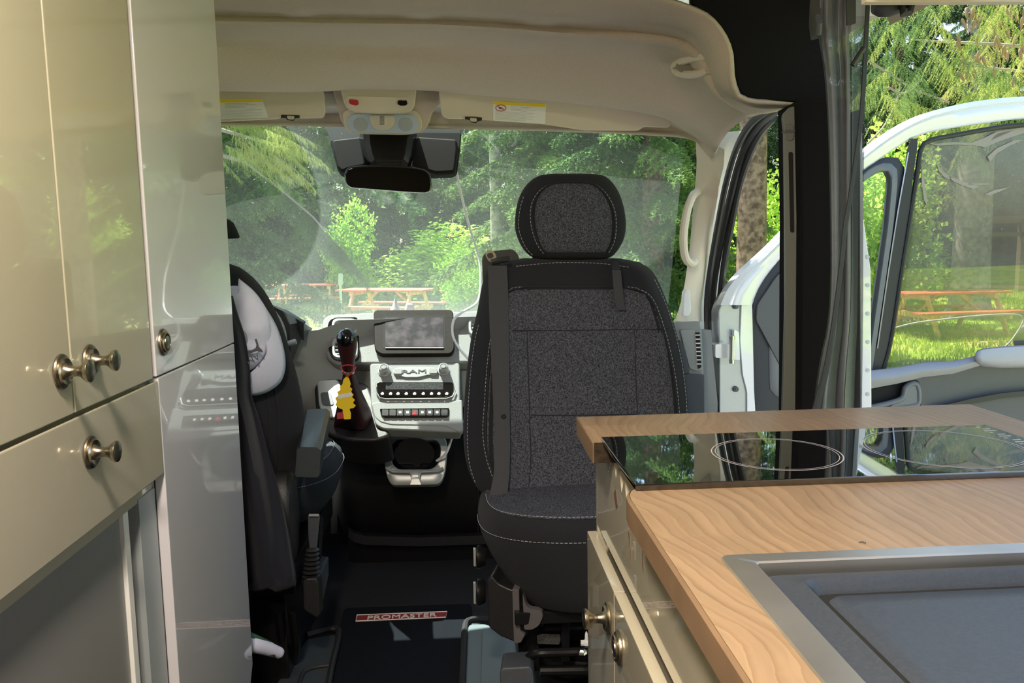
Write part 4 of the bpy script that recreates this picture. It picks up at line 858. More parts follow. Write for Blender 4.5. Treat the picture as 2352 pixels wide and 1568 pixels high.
obj('white_lever', join(lathe([(.011,0),(.010,.006),(.004,.01),(.0035,.024),(.001,.03)], P(1347,1478,Y=1.82), (0,0,1), 10), tube([P(1334,1476,Y=1.82), P(1420,1475,Y=1.82)], .007, 8)), M_wpl, ps)
obj('locking_nut', lathe([(0,.010),(.006,.010),(.010,.006),(.011,0)], P(1337,1500,Y=1.74), (0,0,1), 6), M_zinc, ps)
obj('swivel_base', lathe([(0,.19),(.16,.19),(.17,.17),(.17,.15),(.15,.14),(.15,0),(0,0)], (.30,2.05,0), (0,0,1), 32), M_metal, ps)
obj('base_cover', pxp([(1148,1545),(1152,1534),(1218,1530),(1224,1545),(1232,1640),(1150,1640)], (P(1185,1560,Y=1.72), Vector((-.1,-1,.15)).normalized()), .10, r=6), M_dash2, ps, bevel=.008, seg=3)
obj('base_skirt', box(.14,.56,1.72,1.80,0,.17), mat('navy skirt', (.012,.014,.022), .6), ps, bevel=.01)
# ---- driver seat
ds = thing('driver_seat', 'black driver seat seen from behind with raised grey armrest, partly behind the tall cabinet', 'seat', (-.69, 2.35, 0), 'front seats')
dbk = Pad([(604,460,522,2.32,.3),(609,420,540,2.315,.5),(622,370,562,2.31,.75),(645,330,588,2.30,.9),(680,300,614,2.29,1),(740,270,644,2.28,1),(800,252,664,2.27,1),(870,240,684,2.26,1),(940,235,697,2.26,1),(1000,236,695,2.26,1),(1080,240,688,2.27,1),(1150,248,676,2.28,.95),(1220,262,660,2.30,.8),(1240,280,640,2.30,.4)], .085, .06, .0, 3.2)
db_ = obj('backrest', dbk.shell(), M_fabk, ds, ang=80)
for u in (.55, .72, .80): obj('panel_seam', tube(dbk.line([(640+200*(u-.5),u*.9),(760,u),(900,u),(1060,u),(1180,u)], .001, 40), .0018, 6), M_seam, db_)
obj('headrest', loft([[P(455+a*math.cos(t), y, Y=2.32+.055*math.sin(t)) for t in [2*PI*k/24 for k in range(24)]] for y, a in ((497,30),(499,58),(504,72),(512,82),(524,88),(536,93),(543,96),(547,94),(549,60))]), M_fabk, ds, ang=70)
for x in (430, 480): pp = P(x, 600, Y=2.32); obj('headrest_post', tube([pp, pp+Vector((0,0,.08))], .007, 8), M_metal, ds)
obj('armrest', loft([[P(a, b, Y=Y) for a, b in q] for q, Y in (([(682,1032),(690,1026),(728,1027),(737,1034),(733,1092),(728,1096),(682,1095),(678,1090)],2.10),([(681,1028),(690,1020),(730,1021),(740,1029),(736,1086),(730,1091),(684,1092),(678,1086)],2.13),([(700,948),(706,940),(750,938),(758,945),(757,986),(752,990),(704,992),(700,986)],2.48),([(703,950),(708,944),(748,942),(754,948),(754,980),(750,984),(706,986),(703,982)],2.51))]), mat('dark grey armrest vinyl', (.035,.042,.045), .38, bump=.2, bscale=300), ds, ang=40)
dc = Vector((-.655, 2.58, 0))
def cush2(z, s, n=2.8): 
    return [Vector((dc.x+.262*s*math.copysign(abs(math.cos(a))**(2/n), math.cos(a)), dc.y+.27*s*math.copysign(abs(math.sin(a))**(2/n), math.sin(a)), z)) for a in [2*PI*k/48 for k in range(48)]]
cu2 = obj('seat_cushion', loft([cush2(.38,.7),cush2(.39,.8),cush2(.43,.92),cush2(.48,.985),cush2(.51,1),cush2(.54,.98),cush2(.558,.92),cush2(.556,.8),cush2(.55,.5),cush2(.55,.02)]), mat('charcoal seat cloth', (.028,.030,.038), .9, spec=.2, bump=.5, bscale=700), ds, ang=80)
obj('cushion_panel', loft([cush2(.557,.90),cush2(.562,.87),cush2(.560,.78),cush2(.555,.5),cush2(.555,.02)]), M_tweed, cu2, ang=80)
o = obj('stitching', join(stitches(cush2(.515,1.006)[30:]+cush2(.515,1.006)[:12]), stitches(cush2(.562,.90)[30:]+cush2(.562,.9)[:12])), M_stitch, cu2); o['kind'] = 'stuff'
rc = P(676,1185,Y=2.18); obj('recliner_cover', loft([[rc+Vector((-.02+o_, .07*s_*math.cos(t), .125*s_*math.sin(t))) for t in [2*PI*k/28 for k in range(28)]] for o_, s_ in ((-.02,1),(.012,1),(.020,.93),(.024,.7),(.026,.1))]), M_blk, ds, ang=40)
obj('seat_frame', join(box(-.88,-.46,2.15,2.8,.28,.36), box(-.86,-.50,2.2,2.75,.0,.28)), M_metal, ds, bevel=.006)
for x_ in (640, 672): obj('strut', tube([P(x_,1400,Y=2.16), P(x_+8,1480,Y=2.22), P(x_,1530,Y=2.3)], .014, 8), M_metal, ds)
# parking brake between seat and aisle
pb = thing('parking_brake', 'black parking brake lever with ribbed boot beside the driver seat', 'parking brake', P(725, 1400, Y=2.25))
obj('lever_grip', loft([[P(a, b, Y=2.22+dy) for a, b, dy in ((x0,y,0),(x1,y,0),(x1,y+2,.03),(x0,y+2,.03))] for y, x0, x1 in ((1181,709,734),(1186,707,735),(1230,708,731),(1262,711,728))]), M_dash2, pb, bevel=.002)
obj('lever_cap', tube([P(710,1183,Y=2.215), P(733,1183,Y=2.215)], .004, 6), M_silver, pb)
obj('lever_rod', loft([[P(a, b, Y=y) for a, b, y in ((735,1183,2.24),(741,1190,2.3),(735,1280,2.32),(728,1262,2.25))], [P(a, b, Y=y) for a, b, y in ((737,1183,2.24),(743,1190,2.3),(738,1282,2.32),(731,1264,2.25))]]), M_blk, pb)
for k in range(8):
    y = 1262+k*10; obj('boot_rib', lathe([(.010,-.004),(.019+.0008*k,0),(.010,.006)], P(718-.6*k, y, Y=2.22), (0,0,1), 16), M_rub, pb)
obj('boot_core', tube([P(718,1260,Y=2.225), P(713,1345,Y=2.225)], .013, 10), M_rub, pb)
obj('brake_housing', pxp([(694,1336),(702,1328),(726,1327),(732,1340),(735,1412),(728,1420),(700,1404),(696,1396)], (P(715,1370,Y=2.18), Vector((0,-1,.1)).normalized()), .06, r=6), M_blk, pb, bevel=.006)
obj('housing_side', loft([[P(a, b, Y=y) for a, b, y in q] for q in ([(730,1332,2.19),(755,1278,2.42),(755,1320,2.42),(735,1415,2.19)],[(724,1332,2.19),(736,1276,2.42),(736,1320,2.42),(726,1415,2.19)])]), M_dash2, pb, bevel=.003)
# ---- cap and jacket on the driver seat
cp = thing('baseball_cap', 'white baseball cap with black leaping cat emblem hanging on the driver seat', 'cap', P(590, 905, Y=2.10))
cpc = P(554, 756, Y=2.125)
rings = []
for i in range(9):
    a = i/8*PI/2
    rings.append([cpc+Vector((-.012+.086*math.cos(a)*math.cos(t), -.040*math.sin(a), .112*math.cos(a)*math.sin(t)*(1 if math.sin(t) < 0 else .98)))+Vector((.004*math.sin(5*t)*math.sin(2*a), -.004*math.cos(7*t)*math.sin(2*a), 0)) for t in [2*PI*k/40 for k in range(40)]])
obj('crown', loft(rings), M_cap, cp, ang=80)
br_o = [(548,640),(585,672),(612,712),(634,750),(648,792),(654,830),(651,858),(640,880),(615,898),(590,906),(578,906),(560,900),(540,880)]
br_i = [(548,700),(575,715),(592,745),(604,775),(612,800),(610,815),(600,830),(586,845),(578,853),(572,856),(566,858),(555,855),(545,850)]
ro_ = cat([P(a, b, Y=2.12+.04*math.sin(k/12*PI)) for k, (a, b) in enumerate(br_o)], 40); ri_ = cat([P(a, b, Y=2.115) for a, b in br_i], 40)
o = obj('brim', grid([[a.lerp(b, t)+Vector((0,-.007*math.sin(t*PI),0)) for a, b in zip(ro_, ri_)] for t in [k/6 for k in range(7)]]), M_cap, cp, ang=80)
sm = o.modifiers.new('t', 'SOLIDIFY'); sm.thickness = .003
PL_ = (P(580, 800, Y=2.072), Vector((-.1,-1,-.1)).normalized())
obj('leaping_cat_emblem', pxp([(585,779),(589,778),(591,784),(593,793),(595,798),(601,803),(604,809),(597,808),(590,806),(582,809),(575,812),(566,811),(562,808),(563,804),(572,805),(580,803),(587,799),(589,792),(587,786)], PL_, .002), M_ink, cp)
for ch_, (ex, ey), rot in (('M', (574, 826), 0), ('A', (588, 819), 0)):
    textobj('emblem_letter', ch_, .024, M_ink, cp, P(ex, ey, pl=PL_, off=.001), (-.9, 0, -.42), (.42, 0, -.9), .001)
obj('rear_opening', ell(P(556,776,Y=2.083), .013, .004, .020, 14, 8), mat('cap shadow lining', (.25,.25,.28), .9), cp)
# jacket: hanging cloth with folds
jk_edge = [(680,530,505),(720,541,500),(770,558,490),(850,574,470),(906,578,455),(950,592,440),(1000,606,425),(1100,632,400),(1200,655,380),(1290,670,365),(1338,676,360),(1350,668,358),(1358,640,356)]
rows = []
for i in range(40):
    y = 680+(1358-680)*i/39; xr = interp([e[0] for e in jk_edge], [e[1] for e in jk_edge], y); xl = interp([e[0] for e in jk_edge], [e[2] for e in jk_edge], y)-120
    r = []
    for j in range(45):
        u = j/44; x = xl+(xr-xl)*u; a = min(1, i/14)
        dep = 2.02+.035*a*math.sin(u*19+1.1*math.sin(i*.09))+.02*a*math.sin(u*41+i*.05)+.05*(u**6)
        r.append(P(x, y+ (6*math.sin(u*12) if i == 39 else 0), Y=dep))
    rows.append(r)
jk = obj('jacket', grid(rows), M_jac, ang=80); sm = jk.modifiers.new('t', 'SOLIDIFY'); sm.thickness = .006
tag(jk, 'black jacket hanging down behind the driver seat next to the tall cabinet', 'jacket')
WL['jacket'] = jk.location.copy()
obj('hem_seam', tube([P(a, b, Y=2.03) for a, b in ((600,1338),(625,1340),(650,1334),(672,1322))], .002, 5), M_seam, jk)
# ================================================================== floor things
def fz(x, y, z=.006): return P(x, y, Z=z)
fm = thing('floor_mat', 'black carpet mat with red name strip in the cab aisle', 'floor mat', fz(900, 1480, 0), 'cab floor mats')
obj('carpet', prism([fz(a, b, .012) for a, b in rp([(790,1395),(1085,1385),(1062,1600),(745,1600)], 12)], (0,0,-.010)), M_mat, fm, bevel=.003)
bd = obj('name_strip', prism([fz(a, b, .015) for a, b in ((820,1412),(1027,1404),(1024,1417),(817,1426))], (0,0,-.003)), mat('dark red strip', (.28,.03,.03), .6), fm)
obj('strip_border', tube([fz(a, b, .0155) for a, b in ((820,1412),(1027,1404),(1024,1417),(817,1426),(820,1412))], .0018, 5), M_lab, bd)
a_, b_ = fz(835,1419,.016), fz(1010,1411,.016)
tx = textobj('mat_lettering', 'PROMASTER', .032, M_lab, bd, (a_+b_)/2, b_-a_, (b_-a_).cross(Vector((0,0,1)))*-1, .0008); tx.scale = (1.25, 1.15, 1)
fm2 = thing('floor_mat', 'grey ribbed rubber mat with carpet edge under the passenger seat', 'floor mat', fz(1130, 1500, 0), 'cab floor mats')
obj('rubber_sheet', prism([fz(a, b, .03) for a, b in rp([(1075,1432),(1120,1432),(1180,1470),(1260,1470),(1260,1620),(1068,1620)], 10)], (0,0,-.03)), M_matg, fm2, bevel=.008, seg=3)
obj('raised_rib', prism([fz(a, b, .040) for a, b in rp([(1108,1440),(1150,1450),(1190,1480),(1190,1620),(1102,1620)], 10)], (0,0,-.02)), M_matg, fm2, bevel=.006, seg=3)
obj('carpet_edge', tube(cat([fz(a, b, .025) for a, b in ((1060,1620),(1065,1500),(1068,1440),(1078,1424),(1110,1421),(1150,1424))], 40), .010, 8), M_mats, fm2)
fm3 = thing('floor_mat', 'dark rubber footwell mat with raised rim left of the aisle carpet', 'floor mat', fz(710, 1500, 0), 'cab floor mats')
obj('rubber_sheet', prism([fz(a, b, .02) for a, b in rp([(705,1466),(772,1455),(750,1620),(600,1620)], 10)], (0,0,-.02)), M_matd, fm3, bevel=.005)
obj('raised_rim', tube(cat([fz(a, b, .026) for a, b in ((705,1458),(740,1448),(768,1443),(778,1448),(774,1480),(762,1530),(750,1600))], 40), .009, 8), M_rub, fm3)
obj('mat_channel', tube(cat([fz(a, b, .024) for a, b in ((680,1600),(690,1560),(702,1540),(730,1530),(765,1526))], 30), .006, 8), M_rub, fm3)
# white dustpan handle
dp = thing('dustpan', 'white handle with hanging hole and green back lying low beside the driver seat', 'dustpan', P(620, 1512, Y=1.96))
hp = cat([P(a, b, Y=y) for a, b, y in ((560,1472,1.90),(585,1480,1.91),(612,1488,1.93),(636,1497,1.95),(650,1502,1.96))], 24)
def hr_(u): return .021*(1-.38*u)*(1 if u < .9 else max(.15, math.sqrt(1-((u-.9)/.1)**2)))
obj('handle', tube(hp, hr_, 14), M_cap, dp, ang=80)
obj('green_back', tube([p+Vector((0,.002,.010)) for p in hp[:18]], lambda u: .017*(1-.6*u), 12), M_green, dp, ang=80)
obj('pan', loft([[Vector((x, y, z)) for y, z in ((1.60,.0),(1.60,.012),(1.88,.05),(1.88,.0))] for x in (-.80,-.58)]), M_green, dp, bevel=.004)
obj('handle_neck', tube([Vector((-.69,1.87,.04)), hp[0]+Vector((-.08,0,-.01)), hp[0]], .014, 10), M_cap, dp)
obj('hanging_hole', ell(P(625, 1506, Y=1.925), .009, .004, .003, 12, 6), M_dark, dp)
#@@KITCHEN
# ================================================================== left cabinets
FX = -.50; YG1, YG2, YT0, YE = 1.087, 1.362, 1.378, 1.846
tc = thing('tall_cabinet', 'glossy cream tall cabinet with two doors and a wide drawer along the left', 'cabinet', (-.8, .5, .04))
obj('carcass', join(box(-.95, FX-.02, -1.2, YT0-.002, .80, 1.74), box(XL+.005, FX-.02, -1.2, -1.18, .05, .8)), M_cab, tc)
def knob_on(parent, x, y, z, sx=1, m=None):
    k = obj('knob', lathe([(0,0),(.0215,0),(.0225,.002),(.0215,.004),(.0175,.0045),(.0185,.006),(.0165,.008),(.0105,.0065),(.007,.012),(.0062,.020),(.0075,.025),(.0125,.030),(.0145,.033),(.0142,.036),(.009,.0375),(0,.038)], (x, y, z), (sx, 0, 0), 32), M_pew, parent, ang=50)
    return k
def ring_on(parent, x, y, z, sx=1):
    return obj('push_knob', lathe([(0,0),(.0225,0),(.023,.002),(.021,.005),(.0165,.0055),(.0175,.007),(.0165,.0085),(.0145,.0085),(.0135,.0055),(.012,.0055),(.011,.009),(0,.010)], (x, y, z), (sx, 0, 0), 32), M_pew, parent, ang=50)
def board(x0, x1, y0, y1, z0, z1, c=0): return box(x0, x1, y0, y1, z0, z1)
d1 = obj('door', box(FX-.018, FX, .15, YG1-.0015, .990, 1.75), M_cab, tc, bevel=.0025)
d2 = obj('door', box(FX-.018, FX, YG1+.0015, YG2, .990, 1.75), M_cab, tc, bevel=.0025)
d0 = obj('door', box(FX-.018, FX, -1.2, .147, .990, 1.75), M_cab, tc, bevel=.0025)
knob_on(d1, FX, 1.058, 1.049); knob_on(d2, FX, 1.138, 1.051)
dw = obj('drawer', box(FX-.018, FX, .15, YT0+.004, .828, .984), M_cab, tc, bevel=.0025); knob_on(dw, FX, 1.119, .931)
obj('drawer', box(FX-.018, FX, -1.2, .147, .828, .984), M_cab, tc, bevel=.0025)
pc = thing('tall_end_cabinet', 'narrow white gloss cabinet at the front end of the left row with oval push knob', 'cabinet', (-.8, 1.6, .0))
obj('carcass', box(-.95, FX-.0205, YT0+.004, YE-.002, .26, 1.74), M_cabw, pc)
pd = obj('door', box(FX-.018, FX, YT0, YE, .9905, 1.75), M_cabw, pc, bevel=.0025); ring_on(pd, FX, 1.413, 1.043)
ch_ = .09
obj('lower_panel', prism([(FX, YT0+.006, .827), (FX, YT0+.006, .0), (FX, YE-.19, .0), (FX, YE, .251), (FX, YE, .9885), (FX, YT0+.006, .9885)], (-.018, 0, 0)), M_cabw, pc, bevel=.0025)
# box below: fridge front with white trim and the dark slot
fr = thing('fridge', 'plain grey fridge front under the wide drawer on the left', 'fridge', (-.8, .6, 0))
obj('body', box(XL+.005, FX-.06, .1, YT0-.09, .02, .795), M_dark, fr)
obj('fridge_door', box(FX-.055, FX-.028, .1, 1.262, .05, .80), M_grey, fr, bevel=.003)
obj('door_trim', box(FX-.053, FX-.022, 1.262, 1.281, .05, .80), M_trimw, fr, bevel=.002)
obj('slot', box(FX-.07, FX-.05, 1.281, 1.33, .02, .80), M_dark, fr)
obj('side_filler', box(FX-.045, FX-.018, 1.312, YT0+.004, .0, .805), mat('blue grey filler board', (.30,.33,.35), .4), pc)
# ================================================================== right kitchen
kc = thing('kitchen_unit', 'glossy beige kitchen unit under the oak worktop with knobs on its doors', 'cabinet', (.5, .9, 0))
KX = .212
obj('carcass', join(box(KX+.014, .85, -.2, 1.318, .02, .872)), M_cab, kc)
obj('end_panel', box(KX, .85, 1.318, 1.333, .0, .878), M_cab, kc, bevel=.0015)
# fascia with the saw-toothed cut-out below the hob
fp = [(1.318,.879),(1.165,.879),(1.15,.862),(1.138,.879),(1.122,.879),(1.108,.853),(1.088,.879),(1.070,.845),(1.050,.879),(1.030,.838),(1.010,.879),(.992,.83),(.975,.879),(.30,.879),(.30,.735),(1.318,.735)]
obj('fascia', prism([(KX, y, z) for y, z in fp], (.012, 0, 0)), M_cab, kc)
obj('gap_shadow', box(KX+.0122, KX+.0135, .93, 1.18, .82, .8795), M_dark, kc)  # black plate stands in for the shade inside the cut-out
M_slit = mat('cut edge brown', (.09,.045,.03), .8)
for pts in ([(1.165,.834),(1.150,.846),(1.135,.826),(1.148,.816)], [(1.062,.815),(1.050,.80),(1.040,.775),(1.052,.815)], [(.973,.838),(.970,.838),(.967,.796),(.972,.80)]):
    obj('cut_notch', prism([(KX-.0006, y, z) for y, z in pts], (.001, 0, 0)), M_slit, kc)
dA = obj('door', box(KX-.016, KX, 1.082, 1.326, .02, .722), M_cab, kc, bevel=.002)
dB = obj('door', box(KX-.016, KX, .60, 1.079, .02, .722), M_cab, kc, bevel=.002)
obj('door', box(KX-.016, KX, -.2, .597, .02, .722), M_cab, kc, bevel=.002)
knob_on(dA, KX-.016, 1.118, .668, -1); ring_on(dB, KX-.016, 1.038, .664, -1)
# worktop
wt = thing('worktop', 'oak laminate worktop over the kitchen unit, open behind the hob corner', 'worktop', (.5, .9, .88))
TZ = .91; TB = .880
wood = join(prism([(.184,1.344,TB),(.857,1.352,TB),(.857,1.168,TB),(.182,1.168,TB)], (0,0,.03)),
            prism([(.245,1.168,TB),(.857,1.168,TB),(.857,.940,TB),(.245,.940,TB)], (0,0,.03)))
near = [(.198,.940),(.857,.940),(.857,.708),(.2495,.708),(.2495,-.3),(.183,-.3),(.183,.90),(.185,.918),(.190,.932)]
obj('top', join(wood, prism([(x, y, TB) for x, y in near], (0,0,.03)), box(.804,.857,-.3,.708,TB,TZ), box(.2495,.804,-.3,.046,TB,TZ)), M_wood, wt)
obj('edge_band', join(prism([(.1825,1.345,TB+.0005),(.184,1.345,TB+.0005),(.1825,1.168,TB+.0005),(.181,1.168,TB+.0005)], (0,0,.028)),
    loft([[Vector((x, y, TB)), Vector((x, y, TZ-.003)), Vector((x+.003, y, TZ-.0002)), Vector((x+.005, y, TB))] for x, y in ((.1795,-.3),(.1795,.90),(.1815,.920),(.187,.935),(.196,.9405))])), M_woode, wt, ang=18)
obj('raw_cut_edge', box(.1835,.2455,1.1655,1.1682,TB,TZ-.0005), M_chip, wt)
# hob
hb = thing('cooktop', 'black glass two-ring hob lying across the worktop', 'cooktop', (.48, 1.05, TZ))
GX0, GX1, GY0, GY1, GT = .194, .768, .929, 1.168, .918
M_hob = mat('black ceramic glass', (.003,.003,.0035), .02, spec=1.0, coat=1)
M_hob.node_tree.nodes['Principled BSDF'].inputs['IOR'].default_value = 1.6
M_hob.node_tree.nodes['Principled BSDF'].inputs['Coat IOR'].default_value = 1.7
obj('glass_plate', prism([(GX0,GY0,TZ),(GX1,GY0,TZ),(GX1,GY1,TZ),(GX0,GY1,TZ)], (0,0,GT-TZ)), M_hob, hb, bevel=.0015)
M_print = mat('grey hob print', (.42,.40,.40), .5)
def ring(cx, cy_, r, w): 
    a = [(cx+r*math.cos(t), cy_+r*math.sin(t), GT+.0003) for t in [2*PI*k/72 for k in range(72)]]; b = [(cx+(r-w)*math.cos(t), cy_+(r-w)*math.sin(t), GT+.0003) for t in [2*PI*k/72 for k in range(72)]]
    n = 72; return a+b, [(k, (k+1) % n, n+(k+1) % n, n+k) for k in range(n)]
for cx, r in ((.404, .083), (.630, .102)):
    obj('cooking_zone', join(ring(cx, 1.045, r, .0016), ring(cx, 1.045, r-.005, .0010)), M_print, hb)
mk = []
for k in range(14):
    x = .742+.003*math.sin(k*2); y = 1.15-.011*k; mk.append(box(x, x+.005+.006*(k % 3), y, y+.0022, GT, GT+.0003))
o = obj('touch_controls', join(*mk), M_print, hb); o['kind'] = 'stuff'
obj('hob_underbody', box(.255,.74,.95,1.15,TB-.01,TZ), M_dark, hb)
# sink
sk = thing('sink', 'square stainless steel rimmed sink set in the oak worktop', 'sink', (.52, .4, .87))
def rr_(x0, x1, y0, y1, z, r=.006):
    out = []
    for cx, cy_, a0 in ((x1-r,y1-r,0),(x0+r,y1-r,PI/2),(x0+r,y0+r,PI),(x1-r,y0+r,1.5*PI)):
        for k in range(5): a = a0+PI/2*k/4; out.append(Vector((cx+r*math.cos(a), cy_+r*math.sin(a), z)))
    return out
obj('rim', loft([rr_(.2275,.83,.02,.722,TZ-.0002,.008), rr_(.2285,.829,.021,.721,TZ+.0022,.008), rr_(.2535,.80,.05,.702,TZ+.0028,.004), rr_(.2550,.7985,.0515,.7005,TZ+.0012,.004), rr_(.2555,.798,.052,.700,TZ-.035,.004)], False), M_steel, sk, ang=40)
obj('bowl', loft([rr_(.256,.7975,.0525,.6995,TZ-.012,.004), rr_(.257,.796,.054,.698,TZ-.15,.004)], True), M_dark, sk)
tr = tag(obj('drip_tray', loft([rr_(.2575,.7955,.0545,.6930,TZ-.030,.012), rr_(.2575,.7955,.0545,.6930,TZ-.0075,.012), rr_(.2600,.793,.057,.690,TZ-.006,.012), rr_(.276,.776,.073,.672,TZ-.006,.012), rr_(.2775,.7745,.0745,.6705,TZ-.003,.014), rr_(.281,.771,.078,.667,TZ-.000,.014), rr_(.285,.767,.082,.663,TZ-.004,.014), rr_(.288,.764,.085,.660,TZ-.0125,.012), rr_(.296,.756,.093,.652,TZ-.0125,.010), rr_(.299,.753,.096,.649,TZ-.0085,.010), rr_(.31,.74,.11,.63,TZ-.008,.010)]), M_tray, None, ang=60), 'dark grey ribbed-edge tray covering the sink', 'tray')
# crumbs of water beside the sink rim
wd = tag(obj('water_drop', ell((.372,.742,TZ+.0002), .0035, .0025, .0012, 12, 6), M_pane), 'tiny clear water drop on the oak behind the sink rim', 'water drop')
# overhead cabinet above the kitchen with a rolled screen under its front end
oh = thing('overhead_cabinet', 'beige overhead cabinet above the kitchen, only its bottom edge in view', 'cabinet', (.77, .6, 1.552))
oz = P(2170, 9, Y=1.3).z
obj('carcass', box(.632, .80, .25, 1.305, oz+.004, 1.70), M_beige, oh, bevel=.002)
obj('bottom_trim', box(.625, XR, 1.290, 1.308, oz, oz+.012), M_beige2, oh, bevel=.002)
rs = thing('rolled_screen', 'rolled black insect screen strapped under the overhead cabinet edge', 'rolled screen', P(2045, 30, Y=1.33))
obj('rolled_mesh', loft([[P(x, y, Y=1.34)+Vector((0, r*math.cos(t), r*math.sin(t))) for t in [2*PI*k/18 for k in range(18)]] for x, y, r in ((2003,10,.004),(2008,14,.012),(2022,18,.014),(2045,18,.0135),(2065,16,.010),(2085,14,.009),(2093,12,.003))]), M_belt, rs)
obj('strap', tube([P(2072, 12, Y=1.33), P(2074, 34, Y=1.32), P(2090, 30, Y=1.32), P(2094, 14, Y=1.33)], .005, 6), M_rub, rs)
# ================================================================== insect mesh curtain gathered at the slide door
cur = thing('mesh_curtain', 'black insect mesh curtain gathered at the sliding door opening', 'curtain', P(1930, 940, Y=1.72))
CL = [(-60,1872),(0,1876),(90,1880),(150,1890),(250,1898),(400,1903),(600,1905),(700,1902),(760,1895),(820,1882),(880,1872),(940,1866),(1200,1855),(1500,1850)]
CR = [(-60,1998),(0,1994),(150,1988),(300,1984),(500,1981),(700,1980),(940,1977),(1200,1976),(1500,1975)]
def curt(nf, x0f, x1f, Y0, amp, ph, name, ny=70, nx=70):
    rows, uvs = [], []
    for i in range(ny):
        y = -60+1560*i/(ny-1); a = interp([c[0] for c in CL], [c[1] for c in CL], y); b = interp([c[0] for c in CR], [c[1] for c in CR], y)
        r = []
        for j in range(nx):
            u = j/(nx-1); x = a+(b-a)*(x0f+(x1f-x0f)*u); sw_ = math.sin(u*nf*PI+ph+.5*math.sin(i*.07))
            r.append(P(x+3*math.sin(u*nf*PI*2+i*.03), y, Y=Y0+amp*sw_+.01*math.sin(i*.11+u*3)))
        rows.append(r)
    o = obj(name, grid(rows), M_mesh, cur, ang=180)
    me = o.data; uv = me.uv_layers.new(name='UVMap')
    # cloth coordinates in metres so that the holes keep one size
    lu = [[0]*nx for _ in range(ny)]; lv = [[0]*nx for _ in range(ny)]
    mid = rows[ny//2]
    arcx = [0]
    for j in range(1, nx): arcx.append(arcx[-1]+(mid[j]-mid[j-1]).length)
    for i in range(ny):
        for j in range(nx): lu[i][j] = arcx[j]; lv[i][j] = rows[i][0].z
    for lp_ in me.loops:
        v = lp_.vertex_index; uv.data[lp_.index].uv = (lu[v//nx][v % nx], lv[v//nx][v % nx])
    return o
curt(5, 0, 1, 1.72, .035, .3, 'mesh_panel'); curt(3, .04, .62, 1.66, .020, 1.6, 'mesh_panel')
obj('zip_band', loft([[P(x, y, Y=Y), P(x+w_, y, Y=Y), P(x+w_, y, Y=Y)+Vector((0,.003,0)), P(x, y, Y=Y)+Vector((0,.003,0))] for x, y, w_, Y in [(p[0], p[1], p[2], 1.63) for p in ((1993,-60,7),(1990,20,8),(1985,110,9),(1981,190,9),(1974,280,9),(1962,370,9),(1950,450,9),(1938,520,9),(1930,600,9),(1920,680,9),(1912,740,10),(1902,800,11),(1890,860,13),(1876,905,15),(1866,945,17),(1856,1100,18))]]), M_rub, cur)
obj('zip_teeth', tube(cat([P(x, y, Y=1.625) for x, y in ((1993,-60),(1990,20),(1985,110),(1981,190),(1974,280),(1962,370),(1950,450),(1938,520),(1930,600),(1920,680),(1912,740),(1902,800),(1890,860),(1876,905),(1866,945))], 60), .0022, 6), M_blk, cur)
obj('hook_tab', pxp([(1862,-5),(1882,-5),(1881,88),(1864,92),(1860,60)], (P(1870,40,Y=1.64), Vector((0,-1,0))), .004, r=3), M_belt, cur)
obj('hook_loop', tube([P(1878,36,Y=1.63), P(1882,55,Y=1.62), P(1880,80,Y=1.63)], .005, 6), M_dash2, cur)
obj('hook_tab', pxp([(1944,-10),(1966,-10),(1966,54),(1946,58)], (P(1955,30,Y=1.62), Vector((0,-1,0))), .004, r=3), M_belt, cur)
obj('cord_lock', tube([P(1958,150,Y=1.60), P(1972,128,Y=1.60), P(1984,110,Y=1.60)], .005, 8), M_blk, cur)
# housings of the added fill lamps that give the warm light
for k, (lx, ly, lz) in enumerate(FILL_LAMPS):
    lm = thing('fill_lamp', ('added unseen round fill lamp, the rear one of the two', 'added unseen round fill lamp, the front one of the two')[k], 'lamp', (lx, ly, lz-.02), 'added fill lamps')
    obj('housing', lathe([(0,.02),(.07,.02),(.095,.016),(.10,0),(.085,0),(.083,.01),(0,.01)], (lx, ly, lz-.012), (0,0,1), 32), M_chrome, lm)
#@@OUTSIDE
# ================================================================== outside
gr = struct(obj('floor', grid([[(x, y, GZ-.15+.02*math.sin(x*.7)+.02*math.cos(y*.9)) for x in range(-60, 61, 3)] for y in range(-30, 75, 3)]), M_grass)); gr.name = 'ground'
struct(obj('ground_bounce_pad', prism([(x, y, GZ-.10) for x, y in ((-14,-12),(6.2,-12),(5.6,2),(4.6,6.2),(2.5,8.8),(0,10.2),(-4,10.8),(-14,11))], (0,0,-.04)), mat('added neutral bounce gravel', (.27,.255,.24), .95, var=.2, vscale=30)))  # unseen grey ground added to cut green light bouncing into the van
def GY(px, py, Y): return P(px, py, Y=Y)
GG = GZ-.15
# lawn blades where the lawn is in view
bl = []
vs, fs = [], []
for k in range(26000):
    y = random.uniform(8, 24); x = y*random.uniform(.36, .72) if random.random() < .75 else y*random.uniform(-.25, .05)
    h = random.uniform(.04, .10); a = random.random()*PI; dx, dy = .008*math.cos(a)*(y/8), .008*math.sin(a)*(y/8); n = len(vs)
    vs += [(x-dx, y-dy, GG), (x+dx, y+dy, GG), (x+random.uniform(-.03,.03), y+random.uniform(-.03,.03), GG+h)]; fs.append((n, n+1, n+2))
lw_ = obj('grass', (vs, fs), M_blade, flat=True); lw_['kind'] = 'stuff'; lw_['label'] = 'short sunlit grass of the lawn'; lw_['category'] = 'grass'
